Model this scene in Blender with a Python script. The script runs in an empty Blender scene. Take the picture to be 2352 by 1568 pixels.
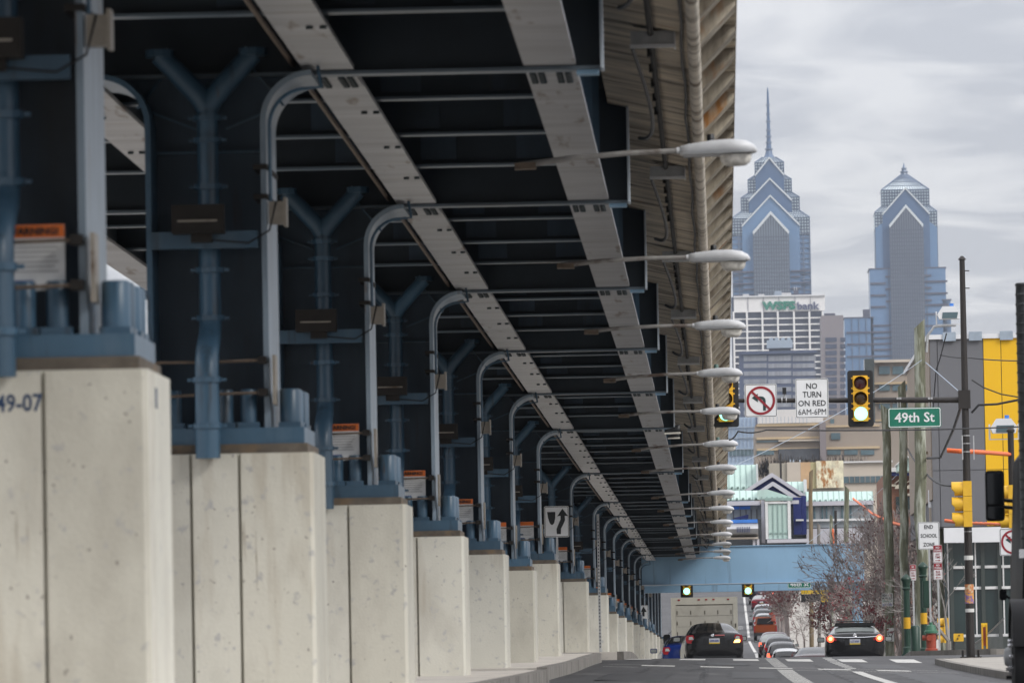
import bpy, bmesh, math, random
from mathutils import Vector, Matrix
R_ = math.radians
random.seed(7)
SC = bpy.context.scene
COL = SC.collection
# ------------------------------------------------------------------ camera
LENS = 230.0
F = LENS / 36.0 * 2352.0          # focal length in 2352-wide picture units
VPX, VPY, ROLL = 1661.0, 1500.0, R_(1.15)
_yc = Vector(((VPX - 1176) / F, -(VPY - 784) / F, -1.0)).normalized()   # street axis seen by camera
_uc = Vector((-math.sin(ROLL), math.cos(ROLL), 0.0))
_zc = (_uc - _yc * _uc.dot(_yc)).normalized()
_xc = _yc.cross(_zc)
RM = Matrix((_xc, _yc, _zc))      # rows: world axes in camera space -> camera->world
cam_d = bpy.data.cameras.new('camera')
cam = bpy.data.objects.new('camera', cam_d); COL.objects.link(cam)
cam.matrix_world = RM.to_4x4()
cam_d.lens = LENS; cam_d.sensor_width = 36.0
cam_d.clip_start = 1.0; cam_d.clip_end = 30000.0
cam_d.dof.use_dof = True; cam_d.dof.focus_distance = 185.0; cam_d.dof.aperture_fstop = 7.2
SC.camera = cam
# ------------------------------------------------------------------ world: overcast sky
SUN_EL, SUN_AZ = R_(38), R_(128)     # azimuth clockwise from +Y (street axis)
HAZE = 6.5e-5
w = bpy.data.worlds.new('World'); SC.world = w; w.use_nodes = True
w.cycles.sampling_method = 'MANUAL'; w.cycles.sample_map_resolution = 256
nt = w.node_tree; nt.nodes.clear()
def N(t, **k):
    n = nt.nodes.new(t)
    for a, b in k.items(): setattr(n, a, b)
    return n
out = N('ShaderNodeOutputWorld'); bg = N('ShaderNodeBackground'); nt.links.new(bg.outputs[0], out.inputs[0])
sky = N('ShaderNodeTexSky', sky_type='NISHITA', sun_disc=False, sun_elevation=SUN_EL, sun_rotation=SUN_AZ)
tc = N('ShaderNodeTexCoord'); sep = N('ShaderNodeSeparateXYZ'); nt.links.new(tc.outputs['Generated'], sep.inputs[0])
def math_(op, a, b=None, clamp=False):
    n = N('ShaderNodeMath', operation=op); n.use_clamp = clamp
    for i, s in enumerate((a, b)):
        if s is None: continue
        if isinstance(s, (int, float)): n.inputs[i].default_value = s
        else: nt.links.new(s, n.inputs[i])
    return n.outputs[0]
zpos = math_('MAXIMUM', sep.outputs[2], 0.0)
zz = math_('ADD', zpos, 0.035)
cx = math_('DIVIDE', sep.outputs[0], zz); cy = math_('DIVIDE', sep.outputs[1], zz)
comb = N('ShaderNodeCombineXYZ')
nt.links.new(math_('MULTIPLY', cx, 1.1), comb.inputs[0]); nt.links.new(math_('MULTIPLY', cy, 0.62), comb.inputs[1])
n1 = N('ShaderNodeTexNoise'); n1.inputs['Scale'].default_value = 2.7; n1.inputs['Detail'].default_value = 6; n1.inputs['Roughness'].default_value = 0.5
n1.inputs['Distortion'].default_value = 0.9
nt.links.new(comb.outputs[0], n1.inputs['Vector'])
ramp = N('ShaderNodeValToRGB'); nt.links.new(n1.outputs['Fac'], ramp.inputs[0])
ramp.color_ramp.elements[0].position = 0.40; ramp.color_ramp.elements[0].color = (0.42, 0.43, 0.465, 1)
ramp.color_ramp.elements[1].position = 0.60; ramp.color_ramp.elements[1].color = (0.60, 0.60, 0.615, 1)
# overcast law: zenith about two and a half times the horizon
lum = math_('ADD', math_('MULTIPLY', zpos, 2.0), 0.96)
vm = N('ShaderNodeVectorMath', operation='SCALE'); nt.links.new(ramp.outputs[0], vm.inputs[0]); nt.links.new(lum, vm.inputs['Scale'])
skys = N('ShaderNodeVectorMath', operation='SCALE'); nt.links.new(sky.outputs[0], skys.inputs[0]); skys.inputs['Scale'].default_value = 0.075
mix = N('ShaderNodeMix', data_type='RGBA'); mix.inputs[0].default_value = 0.9
nt.links.new(skys.outputs[0], mix.inputs[6]); nt.links.new(vm.outputs[0], mix.inputs[7])
nt.links.new(mix.outputs[2], bg.inputs[0]); bg.inputs[1].default_value = 1.0
sun_d = bpy.data.lights.new('sun', 'SUN'); sun_d.energy = 1.5; sun_d.angle = R_(22); sun_d.color = (1.0, 0.97, 0.92)
sun = bpy.data.objects.new('sun', sun_d); COL.objects.link(sun)
sd = Vector((math.sin(SUN_AZ) * math.cos(SUN_EL), math.cos(SUN_AZ) * math.cos(SUN_EL), math.sin(SUN_EL)))
sun.rotation_euler = sd.to_track_quat('Z', 'Y').to_euler(); sun.location = (40, -40, 60)
SC.view_settings.view_transform = 'Standard'; SC.view_settings.look = 'None'
SC.view_settings.exposure = 0.35; SC.view_settings.gamma = 1.0; SC.view_settings.use_curve_mapping = False
SC.render.engine = 'CYCLES'
SC.cycles.max_bounces = 4; SC.cycles.diffuse_bounces = 2; SC.cycles.glossy_bounces = 2; SC.cycles.transmission_bounces = 3
SC.cycles.volume_bounces = 0; SC.cycles.use_denoising = True; SC.cycles.caustics_reflective = False; SC.cycles.caustics_refractive = False
SC.render.resolution_x = 1024; SC.render.resolution_y = 682

# ------------------------------------------------------------------ helpers
def W(x, y, Y):
    d = RM @ Vector(((x - 1176) / F, -(y - 784) / F, -1.0))
    return d * (Y / d.y)
def XZ(x, y, Y):
    p = W(x, y, Y); return p.x, p.z
MATS = {}
def mat(name, col, rough=0.6, metal=0.0, var=0.12, scale=3.0, stretch=(1, 1, 1), col2=None, c2=(0.55, 0.7), s2=None, st2=None,
        bump=0.0, bscale=None, emit=None, spec=0.5, spots=None, coat=0.0, alpha=None, orand=None, layers=()):
    m = bpy.data.materials.new(name); m.use_nodes = True
    t = m.node_tree; b = t.nodes['Principled BSDF']; L = t.links
    b.inputs['Roughness'].default_value = rough; b.inputs['Metallic'].default_value = metal
    b.inputs['Specular IOR Level'].default_value = spec; b.inputs['Coat Weight'].default_value = coat
    if emit:
        b.inputs['Emission Color'].default_value = (*emit[0], 1); b.inputs['Emission Strength'].default_value = emit[1]
    if alpha is not None: b.inputs['Alpha'].default_value = alpha
    g = t.nodes.new('ShaderNodeNewGeometry')
    def noise(sc, st, det=5, off=(0, 0, 0)):
        mp = t.nodes.new('ShaderNodeMapping'); mp.inputs['Scale'].default_value = st; mp.inputs['Location'].default_value = off
        L.new(g.outputs['Position'], mp.inputs[0])
        n = t.nodes.new('ShaderNodeTexNoise'); n.inputs['Scale'].default_value = sc; n.inputs['Detail'].default_value = det
        n.inputs['Roughness'].default_value = 0.6
        L.new(mp.outputs[0], n.inputs['Vector']); return n
    def rmp(a, lo, hi):
        r = t.nodes.new('ShaderNodeMapRange'); r.inputs['From Min'].default_value = lo; r.inputs['From Max'].default_value = hi
        L.new(a, r.inputs['Value']); return r.outputs[0]
    def mx(fac, A, B):
        x = t.nodes.new('ShaderNodeMix'); x.data_type = 'RGBA'
        L.new(fac, x.inputs[0])
        for i, c in ((6, A), (7, B)):
            if isinstance(c, tuple): x.inputs[i].default_value = (*c, 1)
            else: L.new(c, x.inputs[i])
        return x.outputs[2]
    n = noise(scale, stretch)
    c = mx(rmp(n.outputs['Fac'], 0.3, 0.7), tuple(v * (1 - var) for v in col), tuple(min(1, v * (1 + var)) for v in col))
    if col2:
        n2 = noise(s2 or scale * 0.6, st2 or stretch, 6, (13.7, 4.1, 7.7))
        c = mx(rmp(n2.outputs['Fac'], *c2), c, col2)
    if spots:
        n3 = noise(spots[1], (1, 1, 1), 1, (3, 9, 5))
        c = mx(rmp(n3.outputs['Fac'], spots[2], spots[2] + 0.03), c, spots[0])
    for q_, (lc, ls, lst, lo, hi) in enumerate(layers):
        n4 = noise(ls, lst, 4, (5.3 * q_ + 2, 8.8, 1.7 * q_))
        c = mx(rmp(n4.outputs['Fac'], lo, hi), c, lc)
    if orand:      # each piece its own tone: (darkest factor, brightest factor, tint)
        oi = t.nodes.new('ShaderNodeObjectInfo')
        mr = t.nodes.new('ShaderNodeMapRange'); mr.inputs['To Min'].default_value = orand[0]; mr.inputs['To Max'].default_value = orand[1]
        L.new(oi.outputs['Random'], mr.inputs['Value'])
        vs = t.nodes.new('ShaderNodeVectorMath'); vs.operation = 'SCALE'; L.new(c, vs.inputs[0]); L.new(mr.outputs[0], vs.inputs['Scale'])
        tm = t.nodes.new('ShaderNodeMath'); tm.operation = 'FRACT'; tm2 = t.nodes.new('ShaderNodeMath'); tm2.operation = 'MULTIPLY'; tm2.inputs[1].default_value = 7.31
        L.new(oi.outputs['Random'], tm2.inputs[0]); L.new(tm2.outputs[0], tm.inputs[0])
        tk = t.nodes.new('ShaderNodeMath'); tk.operation = 'MULTIPLY'; tk.inputs[1].default_value = 0.6; L.new(tm.outputs[0], tk.inputs[0])
        xx = t.nodes.new('ShaderNodeMix'); xx.data_type = 'RGBA'; xx.blend_type = 'MULTIPLY'; L.new(tk.outputs[0], xx.inputs[0]); L.new(vs.outputs[0], xx.inputs[6]); xx.inputs[7].default_value = (*orand[2], 1)
        c = xx.outputs[2]
    L.new(c, b.inputs['Base Color'])
    if bump:
        nb = noise(bscale or scale * 6, stretch, 4, (1, 2, 3))
        bp = t.nodes.new('ShaderNodeBump'); bp.inputs['Strength'].default_value = bump; bp.inputs['Distance'].default_value = 0.03
        L.new(nb.outputs['Fac'], bp.inputs['Height']); L.new(bp.outputs[0], b.inputs['Normal'])
    MATS[name] = m
    return m
def lathe_pts(n): return [(math.cos(2 * math.pi * i / n), math.sin(2 * math.pi * i / n)) for i in range(n)]
ORG = {}
class MB:
    def __init__(s): s.v = []; s.f = []; s.m = []
    def add(s, vs, fs, m=0):
        o = len(s.v); s.v += [tuple(p) for p in vs]
        for f_ in fs: s.f.append(tuple(i + o for i in f_)); s.m.append(m)
        return s
    def hexa(s, p, m=0):   # 8 points: bottom 4 ccw, top 4 ccw
        return s.add(p, [(3, 2, 1, 0), (4, 5, 6, 7), (0, 1, 5, 4), (1, 2, 6, 5), (2, 3, 7, 6), (3, 0, 4, 7)], m)
    def box(s, x0, x1, y0, y1, z0, z1, m=0):
        return s.hexa([(x0, y0, z0), (x1, y0, z0), (x1, y1, z0), (x0, y1, z0), (x0, y0, z1), (x1, y0, z1), (x1, y1, z1), (x0, y1, z1)], m)
    def seg(s, x0, x1, y0, y1, za0, zb0, za1, zb1, m=0):   # box running in y, bottom/top z at both ends
        return s.hexa([(x0, y0, za0), (x1, y0, za0), (x1, y1, za1), (x0, y1, za1), (x0, y0, zb0), (x1, y0, zb0), (x1, y1, zb1), (x0, y1, zb1)], m)
    def prism(s, poly, ax, c0, c1, m=0):
        def P(a, b, c): return {'y': (a, c, b), 'x': (c, a, b), 'z': (a, b, c)}[ax]
        n = len(poly); vs = [P(a, b, c0) for a, b in poly] + [P(a, b, c1) for a, b in poly]
        return s.add(vs, [tuple(range(n)), tuple(range(2 * n - 1, n - 1, -1))] + [(i, i + n, (i + 1) % n + n, (i + 1) % n) for i in range(n)], m)
    def cyl(s, p0, p1, r0, r1=None, n=10, m=0, caps=True):
        return s.tube([p0, p1], [r0, r0 if r1 is None else r1], n, m, caps)
    def tube(s, path, r, n=8, m=0, caps=True):
        path = [Vector(p) for p in path]; k = len(path)
        rs = r if isinstance(r, (list, tuple)) else [r] * k
        vs = []; prev = None
        for i, p in enumerate(path):
            t = (path[min(i + 1, k - 1)] - path[max(i - 1, 0)])
            if t.length < 1e-9: t = Vector((0, 0, 1))
            t.normalize()
            if prev is None: a = t.orthogonal().normalized()
            else:
                a = prev - t * prev.dot(t)
                a = a.normalized() if a.length > 1e-6 else t.orthogonal().normalized()
            prev = a; b = t.cross(a)
            for c, q in lathe_pts(n): vs.append(p + (a * c + b * q) * rs[i])
        fs = [(i * n + j, i * n + (j + 1) % n, (i + 1) * n + (j + 1) % n, (i + 1) * n + j) for i in range(k - 1) for j in range(n)]
        if caps: fs += [tuple(range(n - 1, -1, -1)), tuple((k - 1) * n + j for j in range(n))]
        return s.add(vs, fs, m)
    def lathe(s, prof, c, n=14, m=0, ax='z'):
        vs = []
        for r, h in prof:
            for a, b in lathe_pts(n):
                q = {'z': (a * r, b * r, h), 'y': (a * r, h, b * r), 'x': (h, a * r, b * r)}[ax]
                vs.append((c[0] + q[0], c[1] + q[1], c[2] + q[2]))
        k = len(prof)
        fs = [(i * n + j, i * n + (j + 1) % n, (i + 1) * n + (j + 1) % n, (i + 1) * n + j) for i in range(k - 1) for j in range(n)]
        fs += [tuple(range(n)), tuple((k - 1) * n + j for j in range(n))]
        return s.add(vs, fs, m)
    def loft(s, secs, m=0, caps=True):
        n = len(secs[0]); vs = [p for q in secs for p in q]
        fs = [(i * n + j, i * n + (j + 1) % n, (i + 1) * n + (j + 1) % n, (i + 1) * n + j) for i in range(len(secs) - 1) for j in range(n)]
        if caps: fs += [tuple(range(n)), tuple((len(secs) - 1) * n + j for j in range(n))]
        return s.add(vs, fs, m)
    def mesh(s, name, mats, off=(0, 0, 0), smooth=False, fix=True):
        me = bpy.data.meshes.new(name)
        me.from_pydata([(x - off[0], y - off[1], z - off[2]) for x, y, z in s.v], [], s.f)
        for q in mats: me.materials.append(MATS[q] if isinstance(q, str) else q)
        me.polygons.foreach_set('material_index', s.m)
        if fix:
            bm = bmesh.new(); bm.from_mesh(me); bmesh.ops.recalc_face_normals(bm, faces=bm.faces); bm.to_mesh(me); bm.free()
        if smooth:
            me.polygons.foreach_set('use_smooth', [True] * len(me.polygons))
            if smooth != 'all': me.set_sharp_from_angle(angle=R_(40))
        me.update(); return me
    def build(s, name, mats, parent=None, smooth=False, local=False, fix=True):
        if isinstance(mats, str): mats = [mats]
        org = Vector((0, 0, 0)) if (local or parent is None) else ORG.get(parent.name, Vector((0, 0, 0)))
        return link(name, s.mesh(name, mats, org, smooth, fix), parent)
def link(name, me, parent=None, loc=None):
    o = bpy.data.objects.new(name, me); COL.objects.link(o)
    base = Vector((0, 0, 0))
    if parent is not None:
        o.parent = parent; base = ORG.get(parent.name, Vector((0, 0, 0)))
    if loc is not None: o.location = loc; base = base + Vector(loc)
    ORG[o.name] = base.copy()
    return o
def tag(o, label=None, cat=None, group=None, kind=None):
    if label: o['label'] = label
    if cat: o['category'] = cat
    if group: o['group'] = group
    if kind: o['kind'] = kind
    return o
def thing(name, label, cat, loc=(0, 0, 0), group=None, rz=0.0):
    o = bpy.data.objects.new(name, None); COL.objects.link(o); o.location = loc; o.rotation_euler.z = rz
    o.empty_display_size = 0.2
    ORG[o.name] = Vector(loc) if rz == 0 else Vector((0, 0, 0))
    return tag(o, label, cat, group)
def copy_tree(o, parent=None):
    c = o.copy(); COL.objects.link(c)
    if parent is not None: c.parent = parent
    for ch in list(o.children): copy_tree(ch, c)
    return c
def evald(ob):
    sc = bpy.data.scenes.new('tmp'); sc.collection.objects.link(ob); vl = sc.view_layers[0]; vl.update()
    me = bpy.data.meshes.new_from_object(ob.evaluated_get(vl.depsgraph)); bpy.data.scenes.remove(sc); return me
def text(body, w, h, loc, parent, m, name='lettering', depth=0.004, bold=0.0, rz=0.0, local=False):
    """letters w wide and h high, centred at loc, facing -Y"""
    cu = bpy.data.curves.new('t', 'FONT'); cu.body = body; cu.size = 1.0; cu.align_x = 'CENTER'; cu.extrude = 0.002
    cu.resolution_u = 2; cu.offset = bold
    ob = bpy.data.objects.new('t', cu)
    me = evald(ob)
    bpy.data.objects.remove(ob); bpy.data.curves.remove(cu)
    xs = [v.co.x for v in me.vertices]; ys = [v.co.y for v in me.vertices]
    x0, x1, y0, y1 = min(xs), max(xs), min(ys), max(ys)
    org = Vector((0, 0, 0)) if (local or parent is None) else ORG.get(parent.name, Vector((0, 0, 0)))
    L = Vector(loc) - org
    for v in me.vertices:
        a = ((v.co.x - x0) / (x1 - x0) - 0.5) * w; b = ((v.co.y - y0) / (y1 - y0) - 0.5) * h
        v.co = (L.x + a * math.cos(rz), L.y - (depth if v.co.z > 0 else 0) + a * math.sin(rz), L.z + b)
    me.materials.clear(); me.materials.append(MATS[m]); me.update(); me.name = name
    return link(name, me, parent)
def rrect(x0, x1, z0, z1, r, k=4):
    pts = []
    for cx_, cz_, a0 in ((x1 - r, z1 - r, 0), (x0 + r, z1 - r, 90), (x0 + r, z0 + r, 180), (x1 - r, z0 + r, 270)):
        for i in range(k + 1):
            a = R_(a0 + 90 * i / k); pts.append((cx_ + r * math.cos(a), cz_ + r * math.sin(a)))
    return pts
def interp(x, tab):
    if x <= tab[0][0]: return tab[0][1]
    for (a, va), (b, vb) in zip(tab, tab[1:]):
        if x <= b: return va + (vb - va) * (x - a) / (b - a)
    return tab[-1][1]

# ------------------------------------------------------------------ materials
mat('steel_shade', (0.044, 0.073, 0.108), 0.5, var=.3, scale=1.2, stretch=(1.5, 1.5, .4), col2=(.02, .028, .036), c2=(.45, .7), layers=[((.045, .035, .03), 3.0, (2, 2, .2), .62, .8)])  # same paint as the flanges, with the recess shade put into the colour
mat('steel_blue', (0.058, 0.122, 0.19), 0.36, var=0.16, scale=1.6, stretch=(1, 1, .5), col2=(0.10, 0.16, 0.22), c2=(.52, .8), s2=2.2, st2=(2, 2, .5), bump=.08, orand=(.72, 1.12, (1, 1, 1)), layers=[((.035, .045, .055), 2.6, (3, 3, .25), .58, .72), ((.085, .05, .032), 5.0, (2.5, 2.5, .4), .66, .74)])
mat('steel_lit', (0.26, 0.33, 0.40), 0.4, var=.18, scale=2, stretch=(1, 1, .4), orand=(.8, 1.15, (1, 1, 1)), layers=[((.10, .14, .18), 2.6, (3, 3, .25), .56, .70), ((.15, .095, .06), 4.0, (2.5, 2.5, .3), .63, .72)])  # lighter copy of the blue paint, painting in the right flange's highlight
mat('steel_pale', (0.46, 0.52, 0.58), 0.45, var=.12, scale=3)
mat('steel_beam', (0.24, 0.40, 0.56), 0.5, var=0.06, scale=.8, stretch=(1, 1, .6), col2=(0.18, 0.30, 0.43), c2=(.55, .9), s2=.5, layers=[((.15, .22, .30), 1.4, (2, 2, .15), .60, .75)])
mat('steel_shade_dark', (0.022, 0.034, 0.046), 0.55, var=0.25, scale=1.2)  # under-deck shade painted into the steel colour
mat('steel_edge', (0.13, 0.17, 0.21), 0.4, var=0.25, scale=1.0, stretch=(.5, 3, 3), col2=(.12, .09, .06), c2=(.6, .75))
mat('flange_grey', (0.365, 0.37, 0.385), 0.4, var=0.22, scale=1.4, stretch=(.35, 1.6, 1), col2=(0.24, 0.225, 0.21), c2=(.56, .76), s2=1.1, st2=(.5, 2.4, 1), bump=.08, orand=(.85, 1.1, (1, 1, 1)), layers=[((.14, .10, .075), 1.6, (3.0, .35, 1), .61, .68)])
mat('bolt_dark', (0.02, 0.035, 0.042), 0.5)
mat('rust_dark', (0.015, 0.012, 0.010), 0.8, var=.3, scale=8)
mat('rod_rust', (0.16, 0.12, 0.09), 0.7, var=.3, scale=12)
mat('box_beige', (0.30, 0.27, 0.23), 0.55, var=.15, scale=8, col2=(.13, .09, .06), c2=(.58, .7))
mat('conc_pier', (0.71, 0.685, 0.595), 0.88, var=0.07, scale=1.1, stretch=(1, 1, .8), col2=(0.52, 0.49, 0.42), c2=(.50, .80), s2=1.3, st2=(1.2, 1.2, .6), bump=.18, bscale=45, spots=((.36, .33, .29), 19, .735), orand=(.72, 1.05, (.90, .93, 1.0)), layers=[((.46, .40, .31), 1.5, (1.6, 1.6, .22), .58, .76), ((.27, .22, .16), 3.4, (2.0, 2.0, .16), .66, .74), ((.50, .49, .47), 9.0, (1, 1, 1), .60, .70)])
mat('conc_dark', (0.13, 0.11, 0.09), 0.9, var=.3, scale=6, col2=(.22, .15, .09), c2=(.5, .7))
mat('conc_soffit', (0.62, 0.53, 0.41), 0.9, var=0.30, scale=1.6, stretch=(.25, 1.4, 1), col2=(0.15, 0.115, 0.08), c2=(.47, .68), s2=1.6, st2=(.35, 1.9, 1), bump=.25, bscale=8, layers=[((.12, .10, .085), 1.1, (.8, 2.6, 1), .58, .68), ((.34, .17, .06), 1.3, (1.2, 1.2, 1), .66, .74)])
mat('conc_rib', (0.50, 0.45, 0.37), 0.9, var=0.25, scale=2.2, stretch=(2.4, 2.4, .5), col2=(0.15, 0.12, 0.09), c2=(.47, .68), s2=1.2, st2=(2, 1.6, .5), bump=.4, bscale=9, layers=[((.36, .17, .055), 1.5, (1.6, 1.2, .5), .60, .70)], orand=(.72, 1.1, (1, .97, .9)))
mat('conc_edge', (0.68, 0.62, 0.53), 0.85, var=0.2, scale=2.2, stretch=(.6, 1.6, 1), col2=(0.17, 0.13, 0.09), c2=(.52, .66), s2=1.7, st2=(.4, 1.3, 1))
mat('slab_shade', (0.03, 0.032, 0.035), 0.9, var=.3, scale=2)  # slab colour darkened to paint in the shade below the deck
mat('lamp_grey', (0.62, 0.63, 0.65), 0.4, var=.10, scale=6, col2=(.36, .35, .33), c2=(.6, .75))
mat('lamp_arm', (0.30, 0.29, 0.28), 0.5, var=.2, scale=6, col2=(.10, .07, .055), c2=(.5, .65), s2=3)
mat('lamp_lens', (0.72, 0.70, 0.65), 0.12, var=.3, scale=14, spec=.7)
mat('black_plastic', (0.012, 0.013, 0.015), 0.45)
mat('cell_green', (0.09, 0.16, 0.14), 0.5)
mat('cable', (0.012, 0.012, 0.014), 0.6)
mat('asphalt', (0.070, 0.069, 0.071), 0.72, var=0.2, scale=.5, stretch=(1, .3, 1), col2=(0.055, 0.054, 0.056), c2=(.52, .7), s2=.35, st2=(1, .2, 1), bump=.3, bscale=40, spec=.35, layers=[((.035, .035, .036), 1.2, (1.5, .12, 1), .62, .70), ((.13, .128, .125), .9, (1, .25, 1), .62, .70)])
mat('sidewalk', (0.60, 0.555, 0.50), 0.85, var=.14, scale=.8, col2=(.28, .26, .23), c2=(.55, .75), s2=1.3, bump=.2, bscale=20)
mat('pavement_grey', (0.36, 0.335, 0.30), 0.85, var=.16, scale=.8, col2=(.22, .20, .18), c2=(.5, .7), s2=.9, bump=.2, bscale=20)
mat('kerb_stone', (0.22, 0.205, 0.185), 0.85, var=.25, scale=2.5, stretch=(1, 1, .5), col2=(.09, .08, .07), c2=(.5, .7), s2=2)
mat('ground_far', (0.16, 0.15, 0.13), 0.95, var=.2, scale=.05)
mat('road_paint', (0.52, 0.51, 0.485), 0.7, var=.12, scale=3, col2=(.20, .20, .20), c2=(.58, .74), s2=3.5, st2=(1, .35, 1))
mat('mast_brown', (0.020, 0.016, 0.014), 0.5, var=.15, scale=3, stretch=(1, 1, .4))
mat('metal_bright', (0.55, 0.55, 0.55), 0.3, metal=.8)
mat('galv', (0.44, 0.45, 0.46), 0.5, metal=.3, var=.15, scale=10)
mat('sig_yellow', (0.72, 0.42, 0.025), 0.4, var=.08, scale=5)
mat('lens_red', (0.05, 0.008, 0.012), 0.15)
mat('lens_amber', (0.055, 0.03, 0.006), 0.15)
mat('lens_green_lit', (0.2, 0.9, 0.7), 0.4, emit=((0.28, 1.0, 0.78), 2.2))
mat('road_tar', (0.045, 0.045, 0.047), 0.6, var=.2, scale=2)
mat('sign_white', (0.74, 0.75, 0.76), 0.45, var=.05, scale=4)
mat('sign_black', (0.012, 0.014, 0.016), 0.5)
mat('sign_red', (0.26, 0.012, 0.022), 0.45)
mat('sign_dkgreen', (0.012, 0.045, 0.045), 0.5)
mat('sign_green', (0.006, 0.16, 0.10), 0.4)
mat('sign_orange', (0.72, 0.16, 0.02), 0.5)
mat('sign_blue', (0.03, 0.06, 0.30), 0.5)
mat('print_grey', (0.34, 0.34, 0.35), 0.6)
mat('stencil_blue', (0.03, 0.06, 0.13), 0.8, var=.4, scale=20)
mat('wood_pole', (0.145, 0.15, 0.10), 0.85, var=.30, scale=2.2, stretch=(6, 6, .8), col2=(.40, .42, .35), c2=(.50, .62), s2=.9, st2=(5, 5, .8), bump=.4, bscale=10)
mat('wood_brown', (0.20, 0.15, 0.09), 0.85, var=.25, scale=3, stretch=(5, 5, .6))
mat('post_green', (0.009, 0.038, 0.024), 0.4, var=.1, scale=4)
mat('band_yellow', (0.60, 0.33, 0.01), 0.5)
mat('hyd_red', (0.28, 0.045, 0.02), 0.5, var=.12, scale=6)
mat('hyd_green', (0.045, 0.15, 0.09), 0.5)
mat('sleeve_orange', (0.85, 0.16, 0.03), 0.5, var=.1, scale=10)
mat('wall_grey', (0.15, 0.152, 0.165), 0.7, var=.03, scale=.5)
mat('wall_yellow', (0.82, 0.47, 0.004), 0.6, var=.02, scale=.5)
mat('wall_white', (0.72, 0.73, 0.75), 0.6, var=.04, scale=.7)
mat('glass_dark', (0.02, 0.035, 0.035), 0.08, var=.3, scale=.4, spec=.6)
mat('glass_green', (0.05, 0.06, 0.056), 0.12, var=.2, scale=.3)
mat('trim_white', (0.70, 0.70, 0.70), 0.5)
mat('roof_green', (0.46, 0.60, 0.55), 0.55, var=.05, scale=1, stretch=(3, 1, .3))
mat('roof_seam', (0.27, 0.38, 0.35), 0.6)
mat('blue_navy', (0.012, 0.022, 0.13), 0.45, var=.08, scale=1)
mat('blue_bright', (0.05, 0.20, 0.62), 0.5)
mat('trim_lilac', (0.50, 0.49, 0.53), 0.6, var=.06, scale=1)
mat('panel_dark', (0.07, 0.075, 0.085), 0.5, var=.2, scale=1)
mat('glass_grey', (0.30, 0.33, 0.35), 0.15, var=.25, scale=.7)
mat('alu', (0.42, 0.42, 0.43), 0.35, metal=.5, var=.12, scale=2)
mat('tower_glass', (0.125, 0.215, 0.355), 0.25, var=.10, scale=.05, stretch=(1, 1, .5), col2=(.13, .24, .40), c2=(.5, .7), s2=.03)
mat('tower_deep', (0.07, 0.125, 0.225), 0.25, var=.10, scale=.08)
mat('tower_grey', (0.20, 0.22, 0.26), 0.4, var=.12, scale=.09, stretch=(1, 1, .4))
mat('tower_pale', (0.27, 0.32, 0.36), 0.4, var=.10, scale=.09, stretch=(1, 1, .4))
mat('tower_band', (0.085, 0.085, 0.115), 0.5, var=.1, scale=.1)
mat('tower_mull', (0.12, 0.16, 0.23), 0.5)
mat('tower_rib', (0.10, 0.12, 0.16), 0.5)
mat('tower_lattice', (0.70, 0.77, 0.77), 0.3, var=.12, scale=.12)
mat('tower_trim', (0.62, 0.65, 0.66), 0.4)
mat('bank_white', (0.80, 0.78, 0.76), 0.6, var=.03, scale=.1)
mat('bank_glass', (0.045, 0.055, 0.09), 0.2, var=.3, scale=.08, col2=(.13, .11, .12), c2=(.62, .7), s2=.15)
mat('bank_green', (0.012, 0.19, 0.115), 0.5)
mat('bank_grey', (0.11, 0.12, 0.19), 0.5)
mat('slate_blue', (0.055, 0.075, 0.135), 0.6, var=.05, scale=.1)
mat('blind_grey', (0.25, 0.26, 0.29), 0.6, var=.28, scale=.5, stretch=(1, 1, .05))
mat('brown_slab', (0.23, 0.20, 0.205), 0.7, var=.04, scale=.1)
mat('unit_grey', (0.32, 0.38, 0.45), 0.6)
mat('tan_wall', (0.33, 0.275, 0.225), 0.8, var=.06, scale=.15)
mat('tan_band', (0.52, 0.40, 0.25), 0.8, var=.05, scale=.2)
mat('tan_light', (0.55, 0.48, 0.40), 0.8, var=.05, scale=.3)
mat('tan_glass', (0.09, 0.14, 0.16), 0.2, var=.3, scale=.3)
mat('pale_blue', (0.40, 0.50, 0.64), 0.3, var=.07, scale=.1, stretch=(1, 1, .4))
mat('roof_white', (0.62, 0.61, 0.60), 0.7, var=.06, scale=.15, stretch=(2, 1, 1))
mat('brick', (0.23, 0.11, 0.07), 0.85, var=.16, scale=1.4, stretch=(1, 1, 4))
mat('stone_trim', (0.50, 0.45, 0.36), 0.8)
mat('bark', (0.24, 0.205, 0.19), 0.9, var=.3, scale=2)
mat('bark_pale', (0.22, 0.205, 0.19), 0.9, var=.3, scale=2)
mat('bud_red', (0.19, 0.045, 0.05), 0.8, var=.4, scale=3)
mat('bud_dark', (0.15, 0.06, 0.06), 0.8, var=.4, scale=3)
mat('brush', (0.17, 0.135, 0.115), 0.95, var=.3, scale=.4)
mat('tire', (0.015, 0.015, 0.016), 0.8)
mat('rim', (0.35, 0.35, 0.36), 0.35, metal=.7)
mat('car_glass', (0.012, 0.013, 0.014), 0.06, var=.05, spec=.7)
mat('car_glass_pale', (0.24, 0.26, 0.255), 0.08, var=.1, scale=1.5, spec=.8)
for nm, c in dict(black=(.008, .008, .009), blue=(.008, .024, .14), orange=(.21, .045, .010), maroon=(.12, .012, .022), wine=(.035, .012, .014), white=(.62, .63, .64), charcoal=(.035, .037, .04), silver=(.32, .33, .34), navy=(.014, .018, .03), darkred=(.05, .01, .012)).items():
    mat('paint_' + nm, c, 0.16, var=.04, scale=2, coat=.25, spec=.35)
mat('tail_red', (0.30, 0.008, 0.014), 0.2)
mat('tail_clear', (0.42, 0.45, 0.45), 0.2)
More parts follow.
